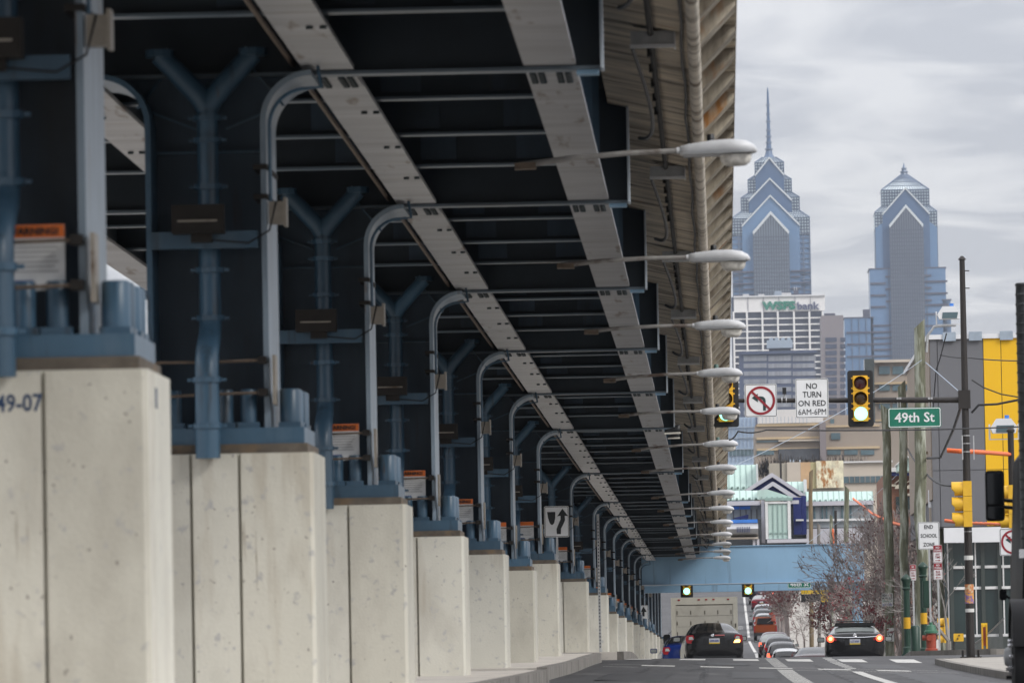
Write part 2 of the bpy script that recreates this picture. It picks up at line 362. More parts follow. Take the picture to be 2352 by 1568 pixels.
mat('tail_lit', (0.8, 0.1, 0.05), 0.3, emit=((1.0, 0.10, 0.04), 2.2))
mat('tail_core', (0.9, 0.5, 0.1), 0.3, emit=((1.0, 0.55, 0.12), 5.0))
mat('stop_lit', (0.8, 0.1, 0.1), 0.3, emit=((1.0, 0.22, 0.14), 1.6))
mat('stop_dim', (0.45, 0.13, 0.13), 0.4)
mat('plate_white', (0.50, 0.51, 0.55), 0.5)
mat('plate_yellow', (0.62, 0.45, 0.05), 0.5)
mat('chrome', (0.7, 0.7, 0.72), 0.15, metal=.9)
mat('truck_white', (0.46, 0.44, 0.385), 0.6, var=.08, scale=1.2, col2=(.30, .28, .23), c2=(.55, .8), s2=1.2)
mat('truck_trim', (0.52, 0.50, 0.43), 0.6, var=.1, scale=2)
mat('seam_dark', (0.10, 0.09, 0.07), 0.8)
mat('cab_black', (0.004, 0.004, 0.005), 0.45, var=.3, scale=3, spec=.15)
mat('stack', (0.055, 0.060, 0.062), 0.35, metal=.6, var=.4, scale=6, stretch=(1, 1, 3))
mat('mirror_glass', (0.02, 0.022, 0.025), 0.05, metal=.6)
mat('poster_a', (0.52, 0.20, 0.07), 0.7, var=.3, scale=22, col2=(.55, .45, .30), c2=(.48, .56), s2=14)
mat('poster_b', (0.22, 0.13, 0.30), 0.7, var=.3, scale=20, col2=(.60, .30, .08), c2=(.48, .55), s2=12)
mat('paper', (0.62, 0.62, 0.60), 0.8, var=.08, scale=10)
mat('mural_a', (0.40, 0.36, 0.29), 0.8, var=.08, scale=.4)
mat('mural_b', (0.55, 0.36, 0.20), 0.8, var=.2, scale=.5)
mat('mural_c', (0.48, 0.42, 0.22), 0.8, var=.1, scale=.5)
mat('mural_hot', (0.80, 0.72, 0.52), 0.7, var=.3, scale=.9, stretch=(1.6, 1, 1), col2=(.40, .17, .04), c2=(.50, .60), s2=.75, st2=(2, 1, 1))
mat('banner_yellow', (0.72, 0.47, 0.02), 0.6)
mat('shoe_white', (0.6, 0.58, 0.52), 0.6)
mat('fence_wire', (0.16, 0.165, 0.17), 0.5, metal=.4)
# ------------------------------------------------------------------ setting: ground, road, kerbs
GL = [(-30, -.75), (0, -.62), (60, -.46), (84, -.40), (100, -.33), (115, -.28), (131, -.17), (145, -.115), (160, -.085), (172, -.10), (192, -.47), (241, -1.5), (292, -2.55), (320, -2.8), (340, -2.6), (360, -2.0), (391, -.6), (412, -.1), (470, .4), (520, .9), (530, 1.35), (545, 2.0), (560, 2.7), (584, 3.6), (640, 6), (900, 9.3), (7000, 9.3)]
GR = [(-30, -1.0), (0, -.9), (60, -.75), (84, -.72), (100, -.68), (115, -.63), (131, -.58), (145, -.49), (155, -.37), (163, -.22), (172, -.12)] + GL[10:]
def gz(X, Y):
    t = min(1.0, max(0.0, (X + 2) / 10.0)); s = 0
    for k in (-5, -2.5, 0, 2.5, 5):
        s += interp(Y + k, GL) * (1 - t) + interp(Y + k, GR) * t
    return s / 5
def sheet(name, xs, ys, dz, m, kind='structure', thick=None, z_of=None):
    """surface following the ground; thick gives it a skirt down to the road"""
    b = MB(); nx = len(xs); zf = z_of or gz
    for y in ys:
        for x in xs: b.v.append((x, y, zf(x, y) + dz))
    b.f = [(j * nx + i, j * nx + i + 1, (j + 1) * nx + i + 1, (j + 1) * nx + i) for j in range(len(ys) - 1) for i in range(nx - 1)]
    b.m = [0] * len(b.f)
    if thick:
        n = len(b.v); b.v += [(x, y, z - thick) for x, y, z in b.v]
        ring = [i for i in range(nx)] + [j * nx + nx - 1 for j in range(1, len(ys))] + [(len(ys) - 1) * nx + i for i in range(nx - 2, -1, -1)] + [j * nx for j in range(len(ys) - 2, 0, -1)]
        for a, c in zip(ring, ring[1:] + ring[:1]): b.f.append((a, a + n, c + n, c)); b.m.append(1)
    o = b.build(name, m, fix=False); o['kind'] = kind; return o
def rng(a, b, s):
    n = max(1, int(math.ceil((b - a) / s))); return [a + (b - a) * i / n for i in range(n + 1)]
sheet('ground', [-4000, -400, -60, -2, 8, 60, 400, 4000], [-300, -30] + rng(0, 900, 10) + [1500, 7000], -0.6, 'ground_far')
sheet('road', rng(-14, 16, 2.5), rng(-30, 200, 2.5) + rng(204, 900, 4), 0, 'asphalt')
cross = MB()
for sx in (-1, 1):
    xs = [sx * 14, sx * 60]
    if sx < 0: xs = xs[::-1]
    o_ = len(cross.v)
    for y in (162 - 8, 162, 172): cross.v += [(x, y, gz(x, y) - .004) for x in xs]
    cross.f += [(o_, o_ + 1, o_ + 3, o_ + 2), (o_ + 2, o_ + 3, o_ + 5, o_ + 4)]; cross.m += [0, 0]
cross.build('cross_street', 'asphalt', fix=False)['kind'] = 'structure'
def island(name, xl, xr, y0, y1, h=.19, taper=0.0):
    b = MB(); ys = rng(y0, y1, 3.0)
    kw = .16
    for part in (0, 1):
        for a, c in zip(ys, ys[1:]):
            def xe(y):
                r = xr
                if taper and y > y1 - taper: r = xr - (1 - math.sqrt(max(0, 1 - ((y - y1 + taper) / taper) ** 2))) * .9
                return r
            if part == 0:
                x0, x1 = (xl, xl), (xe(a) - kw, xe(c) - kw); hh = h - .006
            else:
                x0, x1 = (xe(a) - kw, xe(c) - kw), (xe(a), xe(c)); hh = h
            pa = [(x0[0], a, gz(-2.2, a) - .3), (x1[0], a, gz(-2.2, a) - .3), (x1[1], c, gz(-2.2, c) - .3), (x0[1], c, gz(-2.2, c) - .3)]
            pb = [(p[0], p[1], p[2] + .3 + hh) for p in pa]
            b.hexa(pa + pb, part)
    o = b.build(name, ['sidewalk', 'kerb_stone'], fix=False); o['kind'] = 'structure'; return o
island('median_pavement', -12, -2.45, -25, 92)
island('median_pavement', -12, -2.62, 97.5, 147, taper=6)
island('median_pavement', -12, -2.35, 155, 420)
def pavement(name, x0, x1, y0, y1, h=.14, r=0):
    b = MB(); ys = rng(y0, y1, 3.0)
    for a, c in zip(ys, ys[1:]):
        def xe(y):
            e = x0
            for yy, s in ((y0, y - y0), (y1, y1 - y)):
                if r and s < r: e = max(e, x0 + r - math.sqrt(max(0, r * r - (r - s) ** 2)))
            return e
        for part, (p0, p1, q0, q1) in enumerate(((xe(a) + .16, x1, xe(c) + .16, x1), (xe(a), xe(a) + .16, xe(c), xe(c) + .16))):
            pa = [(p0, a, gz(x0, a) - .3), (p1, a, gz(x0, a) - .3), (q1, c, gz(x0, c) - .3), (q0, c, gz(x0, c) - .3)]
            hh = h - (.006 if part == 0 else 0)
            b.hexa(pa + [(p[0], p[1], p[2] + .3 + hh) for p in pa], part)
    o = b.build(name, ['pavement_grey', 'kerb_stone'], fix=False); o['kind'] = 'structure'; return o
pavement('pavement', 4.8, 16, 60, 152, .13, 3)
pavement('pavement', 5.0, 16, 172, 640, .15, 2)
pavement('pavement', -14, -8.9, 60, 120, .13)
# painted markings: each a thin sheet 5 mm above the road
def mark(x0, x1, y0, y1, skew=0.0):
    b = MB(); ys = rng(y0, y1, 2.0)
    for a, c in zip(ys, ys[1:]):
        sa, sc = skew * (a - y0), skew * (c - y0)
        b.add([(x0 + sa, a, gz(x0 + sa, a) + .006), (x1 + sa, a, gz(x1 + sa, a) + .006), (x1 + sc, c, gz(x1 + sc, c) + .006), (x0 + sc, c, gz(x0 + sc, c) + .006)], [(0, 1, 2, 3)])
    o = b.build('road_marking', 'road_paint', fix=False); o['kind'] = 'structure'; return o
for k in range(7): mark(-2.28 + k * 1.256, -1.68 + k * 1.256, 151.5, 158.5)
for k in range(5): mark(-1.6 + k * 1.15, -0.95 + k * 1.15, 127.2, 129.4)
mark(-2.3, 4.5, 125.3, 125.55); mark(-2.3, 4.5, 131.2, 131.4)
for k in range(16): mark(1.02, 1.32, 84 + k * 2.6, 85.7 + k * 2.6)
for k in range(9): mark(1.02, 1.30, 132 + k * 3.4, 133.6 + k * 3.4)
mark(2.42, 2.62, 84, 124)
for k in range(9): mark(2.45, 2.68, 132 + k * 3.6, 133.6 + k * 3.6)
for a, c in ((178, 330), (336, 420), (428, 520), (528, 640)): mark(2.0, 2.2, a, c)
for k in range(14): mark(-.95, -.83, 182 + k * 30, 190 + k * 30)
for yy in (352, 356, 395, 398, 500, 503): mark(-.4, 1.9, yy, yy + .6)
for yy in (545, 549): mark(.2, 1.7, yy, yy + .8)

def patch(name, pts_x, y0, y1, m, dz=.003):
    b = MB(); ys = rng(y0, y1, 2.0)
    for a, c in zip(ys, ys[1:]):
        w0 = .06 * math.sin(a * 1.7); w1 = .06 * math.sin(c * 1.7)
        b.add([(pts_x[0] + w0, a, gz(pts_x[0], a) + dz), (pts_x[1] + w0, a, gz(pts_x[1], a) + dz), (pts_x[1] + w1, c, gz(pts_x[1], c) + dz), (pts_x[0] + w1, c, gz(pts_x[0], c) + dz)], [(0, 1, 2, 3)])
    b.build(name, m, fix=False)['kind'] = 'structure'
for xs_, a, c in (((-1.9, -.9), 96, 112), ((.1, .9), 104, 119), ((3.1, 4.3), 100, 123), ((-.6, .5), 134, 143), ((2.9, 3.9), 136, 147)): patch('road_patch', xs_, a, c, 'road_tar')
for x, a, c in ((-.35, 84, 150), (1.95, 88, 148), (3.6, 84, 128), (-1.45, 112, 149)): patch('tar_seam', (x, x + .05), a, c, 'road_tar', .0045)
for y in (108, 121.5, 140, 146.5): patch('tar_seam', (-2.4, 4.6), y, y + .35, 'road_tar', .0052)

# ------------------------------------------------------------------ viaduct geometry
PD = [38.7, 53.9, 69.2, 84.4, 100.3, 115.5, 132.3, 160.5, 188.4, 205.6, 222.9, 240.2, 257.5, 274.8, 292.1]
ZP = [1.69, 1.68, 1.61, 1.55, 1.56, 1.51, 1.86, 1.81, 1.73, 1.30, 1.27, 1.21, 1.19, 1.18, 1.10]
ZG = [(-20, 4.98), (38.7, 4.88), (53.9, 4.85), (69.2, 4.81), (84.4, 4.75), (100.3, 4.71), (115.5, 4.66), (132.3, 4.60), (160.5, 4.50), (188.4, 4.44), (205.6, 4.40), (222.9, 4.35), (240.2, 4.31), (257.5, 4.27), (274.8, 4.24), (292.1, 4.22), (420, 4.0)]
def zg(Y): return interp(Y, ZG)
CX = -4.10
via = thing('elevated_viaduct', 'long blue steel elevated railway viaduct receding overhead on the left', 'viaduct', (CX, 160, 0))
YS = [-52.6, -37.4, -22.2, -7.0, 8.2, 23.4] + PD + [308, 324, 340, 356, 372, 388]
GIRD = [('girder', -3.326, -2.915), ('girder', -1.53, -1.105), ('girder', -5.54, -5.10), ('girder', -7.2, -6.8)]
YO = -.6
for a, c in zip(YS, YS[1:]):
    a, c = a + YO, c + YO
    za, zc = zg(a), zg(c)
    for nm, x0, x1 in GIRD:
        xm = (x0 + x1) / 2
        b = MB().seg(xm - .012, xm + .012, a + .01, c - .01, za, za + 1.15, zc, zc + 1.15)
        g = b.build('girder', 'steel_blue' if x0 > -2 else 'steel_shade_dark', via)
        MB().seg(x0, x1, a + .14, c - .14, za - .04, za - .002, zc - .04, zc - .002).build('bottom_flange', 'flange_grey', g)
        if x0 > -2:   # web stiffeners on the outer girder
            for k in range(1, 4):
                y = a + (c - a) * k / 4; z = zg(y)
                MB().box(xm + .014, x1 - .02, y - .01, y + .01, z + .002, z + 1.1).build('web_stiffener', 'steel_blue', g)
    # deck slab, soffit, edge beam, fascia
    MB().seg(-8.3, -1.1, a, c, za + 1.16, za + 1.4, zc + 1.16, zc + 1.4).build('deck_slab', 'slab_shade', via)
    def bay(poly, name, m, sm=False):
        n = len(poly); b = MB()
        b.v = [(x, a, z + za) for x, z in poly] + [(x, c, z + zc) for x, z in poly]
        b.f = [tuple(range(n)), tuple(range(2 * n - 1, n - 1, -1))] + [(i, i + n, (i + 1) % n + n, (i + 1) % n) for i in range(n)]
        b.m = [0] * len(b.f); return b.build(name, m, via, smooth=sm)
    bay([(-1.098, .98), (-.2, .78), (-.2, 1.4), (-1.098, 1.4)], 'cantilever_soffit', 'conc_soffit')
    bay([(-.16 + .062 * math.cos(t * math.pi / 5), .77 + .07 * math.sin(t * math.pi / 5)) for t in range(10)], 'edge_drip_beam', 'conc_edge', True)
    bay([(-.198, .9), (-.1, .9), (-.1, 1.38), (-.198, 1.38)], 'fascia_wall', 'conc_rib')
    bay([(-.098, 1.22), (.25, 1.22), (.25, 1.30), (-.098, 1.36)], 'walkway_slab', 'conc_rib')
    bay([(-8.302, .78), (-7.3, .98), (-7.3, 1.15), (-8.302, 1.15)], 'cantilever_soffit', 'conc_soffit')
    bay([(-8.9, 1.16), (-8.304, .72), (-8.304, 1.4), (-8.9, 1.4)], 'walkway_slab', 'conc_rib')
# floor beams over each pier
def ibeam(x0, x1, y, zb, h, fw, th, webm, flm, name, par=via, ft=.03):
    o = MB().box(x0, x1, y - th / 2, y + th / 2, zb + ft, zb + h).build(name, webm, par)
    MB().box(x0, x1, y - fw / 2, y + fw / 2, zb, zb + ft - .001).build('lower_flange', flm, o)
    return o
def bolt_mesh(rows, cols, dx, dy):
    b = MB()
    for i in range(cols):
        for j in range(rows): b.cyl((i * dx, j * dy, 0), (i * dx, j * dy, -.024), .029, n=6)
    return b.mesh('bolts', ['bolt_dark'])
pair_me = bolt_mesh(1, 2, .105, 0)
row_me = bolt_mesh(6, 1, 0, .16)
for i, d in enumerate(YS):
    y = d + YO; z = zg(y)
    beam = ibeam(-7.4, -.905, y, z - .075, 1.2, .24, .03, 'steel_shade_dark', 'steel_edge', 'floor_beam')
    MB().box(-1.10, -.92, y - .10, y + .10, z - .112, z - .077).build('stub_flange', 'steel_beam', beam)
    MB().box(-.903, -.88, y - .2, y + .2, z - .07, z + .95).build('end_plate', 'steel_pale', beam)  # pale tone paints the lit look onto the plate
    if i == len(YS) - 1: continue
    if d < 20: continue
    nxt = YS[i + 1]; long_ = nxt - d > 20
    nj = 7 if long_ else 4
    for k in range(1, nj):
        yj = y + (nxt - d) * k / nj; zj = zg(yj)
        ibeam(-7.3, -1.35, yj, zj + .05, 1.1, .2, .015, 'steel_shade_dark', 'steel_edge', 'joist', ft=.025)
        if 30 < d < 240:
            for xa_, xb_ in ((-2.90, -2.55), (-1.95, -1.55), (-3.75, -3.36)):
                MB().box(xa_, xb_, yj - .03, yj - .009, zj + .12, zj + .85).build('web_connection', 'steel_shade', via)
        if d > 30:
            o = link('bolt_pair', pair_me, via, (Vector((-3.05, yj, zj - .041)) - ORG[via.name])); o['kind'] = 'stuff'
            o = link('bolt_pair', pair_me, via, (Vector((-5.45, yj, zj - .041)) - ORG[via.name])); o['kind'] = 'stuff'
    if 30 < d < 296:
        for x0, x1 in ((-3.326, -2.915), (-1.53, -1.105), (-5.54, -5.10)):
            p = MB().box(x0 + .005, x1 - .005, y + .16, y + 1.3, z - .056, z - .0415).build('splice_plate', 'flange_grey', via)
            for q in (.06, .13, .28, .35):
                link('bolt_row', row_me, p, (Vector((x0 + q, y + .3, z - .057)) - ORG[via.name]))['kind'] = 'stuff'
# tapered concrete brackets carrying the walkway
rib_me = MB().prism([(-.097, -.40), (-.097, 0), (.235, 0), (.235, -.055)], 'y', -.32, .32).mesh('bracket', ['conc_rib'])
y = 24.0
while y < 330:
    link('walkway_bracket', rib_me, via, (Vector((0, y, zg(y) + 1.218)) - ORG[via.name])); y += 2.45
# conduits, junction plates and the looping black cable under the overhang
LD = [61.0, 76.8, 91.9, 106.5, 122, 139, 155, 177, 194, 212, 231, 249, 265, 281, 295]
path = [(-.55, yy, zg(yy) + .80) for yy in rng(30, 300, 6)]
MB().tube(path, .028, 8).build('conduit', 'rust_dark', via, smooth=True)
MB().tube([(-.27 + .012 * math.sin(yy * .9), yy, zg(yy) + .76) for yy in rng(30, 300, 2)], .014, 6).build('conduit', 'cable', via, smooth=True)
MB().tube([(-3.42, yy, zg(yy) + .02) for yy in rng(30, 300, 6)], .022, 6).build('conduit', 'rod_rust', via, smooth=True)
for q, ld in enumerate([47.5] + LD):
    yb = ld - 1.6; z = zg(yb) + .72
    jb = MB().box(-.73, -.335, yb - .14, yb + .14, z - .03, z + .10).build('junction_box', 'galv', via)
    MB().box(-.334, -.322, yb - .17, yb + .15, z - .05, z + .11).build('box_side_lit', 'wall_white', jb); MB().box(-.735, -.336, yb - .155, yb - .141, z - .055, z - .02).build('box_lip_lit', 'wall_white', jb)  # white side and lip paint in the lit edges of the box
    for k in range(5):
        yy = ld + k * 1.6
        MB().box(-.60, -.56, yy - .04, yy + .04, zg(yy) + .75, zg(yy) + .83).build('conduit_clamp', 'rust_dark', via)
    pts = []
    for k in range(15):
        t = k / 14; yy = ld - 1.4 + t * 8.5
        pts.append((-.72 + .16 * math.sin(t * 3.1) - .05 * t, yy, z - .02 - .34 * math.sin(math.pi * t * .85) ))
    MB().tube(pts, .021, 6).build('supply_cable', 'cable', via, smooth=True)

# ------------------------------------------------------------------ piers with steel columns
ORD = ['nearest', 'second', 'third', 'fourth', 'fifth', 'sixth', 'seventh', 'eighth', 'ninth', 'tenth', 'eleventh', 'twelfth', 'thirteenth', 'fourteenth', 'fifteenth', 'sixteenth', 'seventeenth', 'eighteenth', 'nineteenth', 'twentieth', 'twenty-first', 'twenty-second']
can_me = MB().lathe([(.066, 0), (.066, .255), (.058, .268)], (0, 0, 0), 12).mesh('anchor', ['steel_blue'], smooth=True)
wash_me = MB().box(-.09, .09, -.09, .09, 0, .045).mesh('washer', ['steel_blue'])
def arc(cx_, cz_, r, a0, a1, n=9):
    return [(cx_ + r * math.cos(R_(a0 + (a1 - a0) * i / n)), cz_ + r * math.sin(R_(a0 + (a1 - a0) * i / n))) for i in range(n + 1)]
def pier(i, d, zt, detail=True, notes=''):
    yc = d + YO; zb = gz(-2.2, yc) + .17; zt_ = zt; top = zg(yc) - .076
    lab = {0: 'nearest concrete pier with blue steel column, stencilled 49-07, at left edge'}.get(i, '%s concrete pier from the camera carrying a blue steel viaduct column' % ORD[i])
    root = thing('viaduct_pier', lab, 'pier', (CX, yc, zb), 'piers under the elevated viaduct')
    # concrete base: core with three proud front panels, joints between
    c = .05
    core = MB().prism([(-4.84, yc + .8), (-4.84, yc - .76), (-3.30, yc - .76), (-3.261, yc - .72), (-3.261, yc + .75), (-3.31, yc + .8)], 'z', zb - .3, zt_ - .02)
    core.prism([(-4.84, yc + .8), (-4.84, yc - .76), (-3.30, yc - .76), (-3.261, yc - .72), (-3.261, yc + .75), (-3.31, yc + .8)], 'z', zt_ - .02, zt_)
    base = core.build('concrete_base', 'conc_pier', root)
    for x0, x1 in ((-4.84, -4.262), (-4.236, -3.872), (-3.846, -3.262)):
        ch = .03 if x1 > -3.3 else 0.0
        MB().prism([(x0, yc - .762), (x0, yc - .80), (x1 - ch, yc - .80), (x1, yc - .80 + ch), (x1, yc - .762)], 'z', zb - .3, zt_ - .004).build('concrete_panel', 'conc_pier', base)
    MB().prism([(-4.80, yc - .75), (-3.31, yc - .75), (-3.31, yc + .7), (-4.80, yc + .7)], 'z', zt_ + .001, zt_ + .075).build('grout_bed', 'conc_dark', base)
    z0 = zt_ + .076
    plate = MB().box(-4.76, -3.335, yc - .72, yc + .62, z0, z0 + .13).build('base_plate', 'steel_blue', root)
    z1 = z0 + .131
    if detail:
        spots = [(-4.66, -.58), (-4.40, -.58), (-3.98, -.58), (-3.79, -.58), (-3.46, -.5), (-3.455, -.30), (-3.45, .1), (-3.445, .32), (-4.66, .3)]
        for k, (x, dy) in enumerate(spots):
            link('washer_plate', wash_me, root, (Vector((x, yc + dy, z1)) - ORG[root.name]))
            o = link('anchor_sleeve', can_me, root, (Vector((x, yc + dy, z1 + .046)) - ORG[root.name])); o.scale = (1.3, 1.3, 1) if x > -3.5 else (1, 1, 1)
    # column: web, two flanges that turn into curved knees
    xl, xr, r = -4.55, -3.66, .42; zk = top - r
    web = [(xl, z1), (xr, z1), (xr, zk)] + arc(xr + r, zk, r, 180, 90)[1:] + list(reversed(arc(xl - r, zk, r, 0, 90)))
    col = MB().prism(web, 'y', yc - .012, yc + .012).build('column_web', 'steel_shade', root)
    for sx, xf in ((-1, xl), (1, xr)):
        if sx > 0: pth = [(xr, z1), (xr, zk)] + arc(xr + r, zk, r, 180, 90)[1:]
        else: pth = [(xl, z1), (xl, zk)] + arc(xl - r, zk, r, 0, 90)[1:]
        b = MB(); n = len(pth)
        for k, (x, z) in enumerate(pth):
            t = Vector(pth[min(k + 1, n - 1)]) - Vector(pth[max(k - 1, 0)]); t.normalize(); nx, nz = t.y * sx, -t.x * sx
            for yy in (yc - .62, yc + .62): b.v += [(x, yy, z), (x + nx * .045, yy, z + nz * .045)]
        for k in range(n - 1):
            o = k * 4; q = o + 4
            b.f += [(o, o + 1, q + 1, q), (o + 2, q + 2, q + 3, o + 3), (o, q, q + 2, o + 2), (o + 1, o + 3, q + 3, q + 1)]
        b.f += [(0, 2, 3, 1), (4 * n - 4, 4 * n - 3, 4 * n - 1, 4 * n - 2)]; b.m = [0] * len(b.f)
        b.build('column_flange', 'steel_lit' if sx > 0 else 'steel_blue', root, smooth=True)
    if not detail: return root
    # stiffeners on the web
    MB().box(xl + .002, xr - .002, yc - .08, yc - .013, top - .62, top - .60).build('web_stiffener', 'steel_blue', col)
    for sx in (-1, 1):
        p0 = Vector((CX + sx * .12, yc - .04, top - .42)); p1 = Vector((CX + sx * .52, yc - .04, top - .26))
        MB().tube([p0, p1], .014, 4).build('web_stiffener', 'steel_blue', col)
        p0 = Vector((CX + sx * .34, yc - .04, top + .08)); p1 = Vector((CX + sx * .60, yc - .04, top - .24))
        MB().tube([p0, p1], .014, 4).build('web_stiffener', 'steel_blue', col)
    # drain pipe with a Y at the top and an offset to clear the pier
    yp, yq = yc - .42, yc - .90
    zj = top - .30; zo = zt_ + 1.05; zo2 = zt_ + .75
    pipe = MB().tube([(CX, yp, zj), (CX, yp, zo + .12), (CX, yp - .02, zo + .02), (CX, yp - .08, zo - .08), (CX, (yp + yq) / 2, (zo + zo2) / 2), (CX, yq + .08, zo2 + .06), (CX, yq + .02, zo2 - .04), (CX, yq, zo2 - .14), (CX, yq, zt_ - .04)], [.086, .09, .09, .091, .093, .095, .096, .097, .10], 12)
    pp = pipe.build('drain_pipe', 'steel_blue', root, smooth=True)
    for sx in (-1, 1):
        MB().tube([(CX, yp, zj + .01), (CX + sx * .06, yp, zj + .12), (CX + sx * .38, yp, zj + .46)], [.086, .092, .085], 12).build('branch_pipe', 'steel_blue', pp, smooth=True)
        MB().lathe([(.118, 0), (.118, .06)], (CX + sx * .38, yp, zj + .44), 10).build('pipe_collar', 'steel_blue', pp)
    for z, x, yy in ((zj - .06, CX, yp), (zj - .24, CX, yp), (zj - .62, CX, yp), (zo + .45, CX, yp), (zo + .06, CX, yp), (zo2 - .16, CX, yq), (zt_ + .22, CX, yq)):
        MB().lathe([(.115, -.022), (.115, .022)], (x, yy, z), 12).box(x - .155, x + .155, yy - .02, yy + .02, z - .012, z + .012).build('pipe_collar', 'steel_blue', pp)
    # cross plate with the dark box in front
    zc = top - 1.36
    cp = MB().box(xl - .03, xr - .03, yc - .66, yc - .622, zc - .075, zc + .065).build('cross_plate', 'steel_blue', root)
    db = MB().box(CX - .27, CX + .15, yc - .86, yc - .664, zc + .04, zc + .27).build('sign_box', 'rust_dark', root)
    MB().box(CX - .22, CX + .10, yc - .875, yc - .862, zc + .13, zc + .145).build('box_rail', 'box_beige', db)
    MB().box(CX - .12, CX + .05, yc - .80, yc - .70, zc - .03, zc + .038).build('box_mount', 'rust_dark', db)
    # straps, electrical box, guard rail, tie rods
    for z in (top - .78, top - 1.02):
        MB().box(xr - .06, xr + .055, yc - .645, yc + .63, z - .02, z + .02).build('strap', 'rust_dark', root)
    eb = MB().box(xr + .06, xr + .18, yc - .60, yc - .45, top - 1.24, top - 1.06).box(xr + .18, xr + .205, yc - .62, yc - .43, top - 1.26, top - 1.03).build('electric_box', 'box_beige', root)
    cond = [(xr + .075, yc - .58, top - 1.06), (xr + .075, yc - .58, top - .45)] + [(x, yc - .58, z) for x, z in arc(xr + .075 + .3, top - .45, .3, 180, 95)] + [(xr + .50, yc - .58, top - .14), (xr + .46, yc - .5, top + .12)]
    MB().tube(cond, .016, 6).build('conduit', 'steel_blue', root, smooth=True)
    MB().tube([(xr + .12, yc - .6, top - 1.06), (xr + .07, yc - .7, top - 1.3), (xr - .1, yc - .74, top - 1.4), (xr - .5, yc - .75, top - 1.36)], .008, 5).build('cable', 'cable', root, smooth=True)
    zr = zt_ + .75
    for q, z in enumerate((zr, zr - .26)):
        sag = random.uniform(-.03, .03)
        MB().tube([(xl - .05, yc - .70, z + sag), (CX, yc - .72, z - .01), (xr + .03, yc - .70, z)], .012, 5).build('tie_rod', 'rod_rust', root)
        MB().box(xr - .04, xr + .03, yc - .73, yc - .63, z - .03, z + .03).build('rod_clamp', 'rust_dark', root)
    MB().box(xr + .075, xr + .10, yc - .72, yc - .45, zr - .36, zr + .04).build('guard_plate', 'box_beige', root)
    if i != 1:
        zs = zt_ + .66
        sg = MB().box(-4.115, -3.745, yc - .562, yc - .552, zs - .19, zs + .19).build('warning_sign', 'sign_white', root)
        MB().box(-4.114, -3.746, yc - .566, yc - .5625, zs + .115, zs + .189).build('sign_header', 'sign_orange', sg)
        if i in (0, 2, 3, 4): text('WARNING!', .30, .045, (-3.93, yc - .567, zs + .152), sg, 'sign_black', bold=.03)
        for k in range(7):
            MB().box(-4.08, -3.78 - .05 * random.random(), yc - .5645, yc - .5625, zs + .085 - k * .028, zs + .092 - k * .028).build('print_line', 'print_grey', sg)
        MB().box(-4.07, -3.93, yc - .5645, yc - .5625, zs - .16, zs - .13).build('print_line', 'sign_blue', sg)
    return root
for i, d in enumerate(PD):
    p = pier(i, d, ZP[i], detail=i < 15)
    if i == 0:
        yc = d + YO
        text('49-07', .27, .105, (XZ(44, 925, yc - .8)[0], yc - .801, XZ(44, 925, yc - .8)[1]), p, 'stencil_blue', depth=.002, bold=.02)
        MB().box(-3.262, -3.2595, yc - .28, yc - .16, 1.48, 1.60).build('paint_mark', 'stencil_blue', p)
    if i == 11:
        yc = d + YO; rg = random.Random(2)
        MB().tube([(-3.70 + .12 * math.sin(k * 2.4) + rg.uniform(-.04, .04), yc - .803, -.3 + k * .11) for k in range(12)], .012, 4).build('graffiti_scrawl', 'sign_black', p)
for k, d in enumerate(YS[len(PD) + 6:]):
    pier(15 + k, d, 1.05 - .06 * k, detail=k < 2)

# ------------------------------------------------------------------ straddle beam across the street
bx0, bx1 = -3.55, XZ(1985, 1300, 291)[0]
zt_ = XZ(1700, 1254, 291)[1]; zb_ = XZ(1700, 1338, 291)[1]; zf_ = XZ(1700, 1357, 291)[1]
sb = thing('straddle_beam', 'deep light blue steel box beam spanning across the street', 'beam', (1.4, 292, gz(1, 292)))
MB().box(bx0, bx1, 291.0, 293.2, zb_, zt_).build('box_web', 'steel_beam', sb)
MB().box(bx0, bx1 + .01, 290.93, 293.27, zt_ + .001, zt_ + .035).build('top_flange', 'steel_beam', sb)
MB().box(bx0, bx1 + .01, 290.90, 293.3, zb_ - .04, zb_ - .001).build('bottom_flange', 'steel_beam', sb)
zr0, zr1 = XZ(1700, 1357, 301)[1], XZ(1700, 1325, 301)[1]
MB().box(bx0, bx1 + .15, 301, 302.4, zr0, zr1).build('rear_beam', 'steel_beam', sb)
MB().box(bx0, bx1 - .02, 290.82, 290.89, zb_ - .035, zb_ - .005).build('flange_lip', 'steel_pale', sb)
for x in (-2.35, 4.9): MB().box(x, x + .012, 290.985, 290.998, zb_ + .01, zt_ - .01).build('splice_rib', 'steel_beam', sb)
MB().box(bx1 - .55, bx1 - .1, 291.6, 292.6, gz(5.5, 292) - .2, zb_ - .05).build('support_column', 'steel_beam', sb)
MB().box(bx1 - .8, bx1 + .2, 291.1, 293.1, gz(5.5, 292) - .2, gz(5.5, 292) + 1.2).build('concrete_base', 'conc_pier', sb)

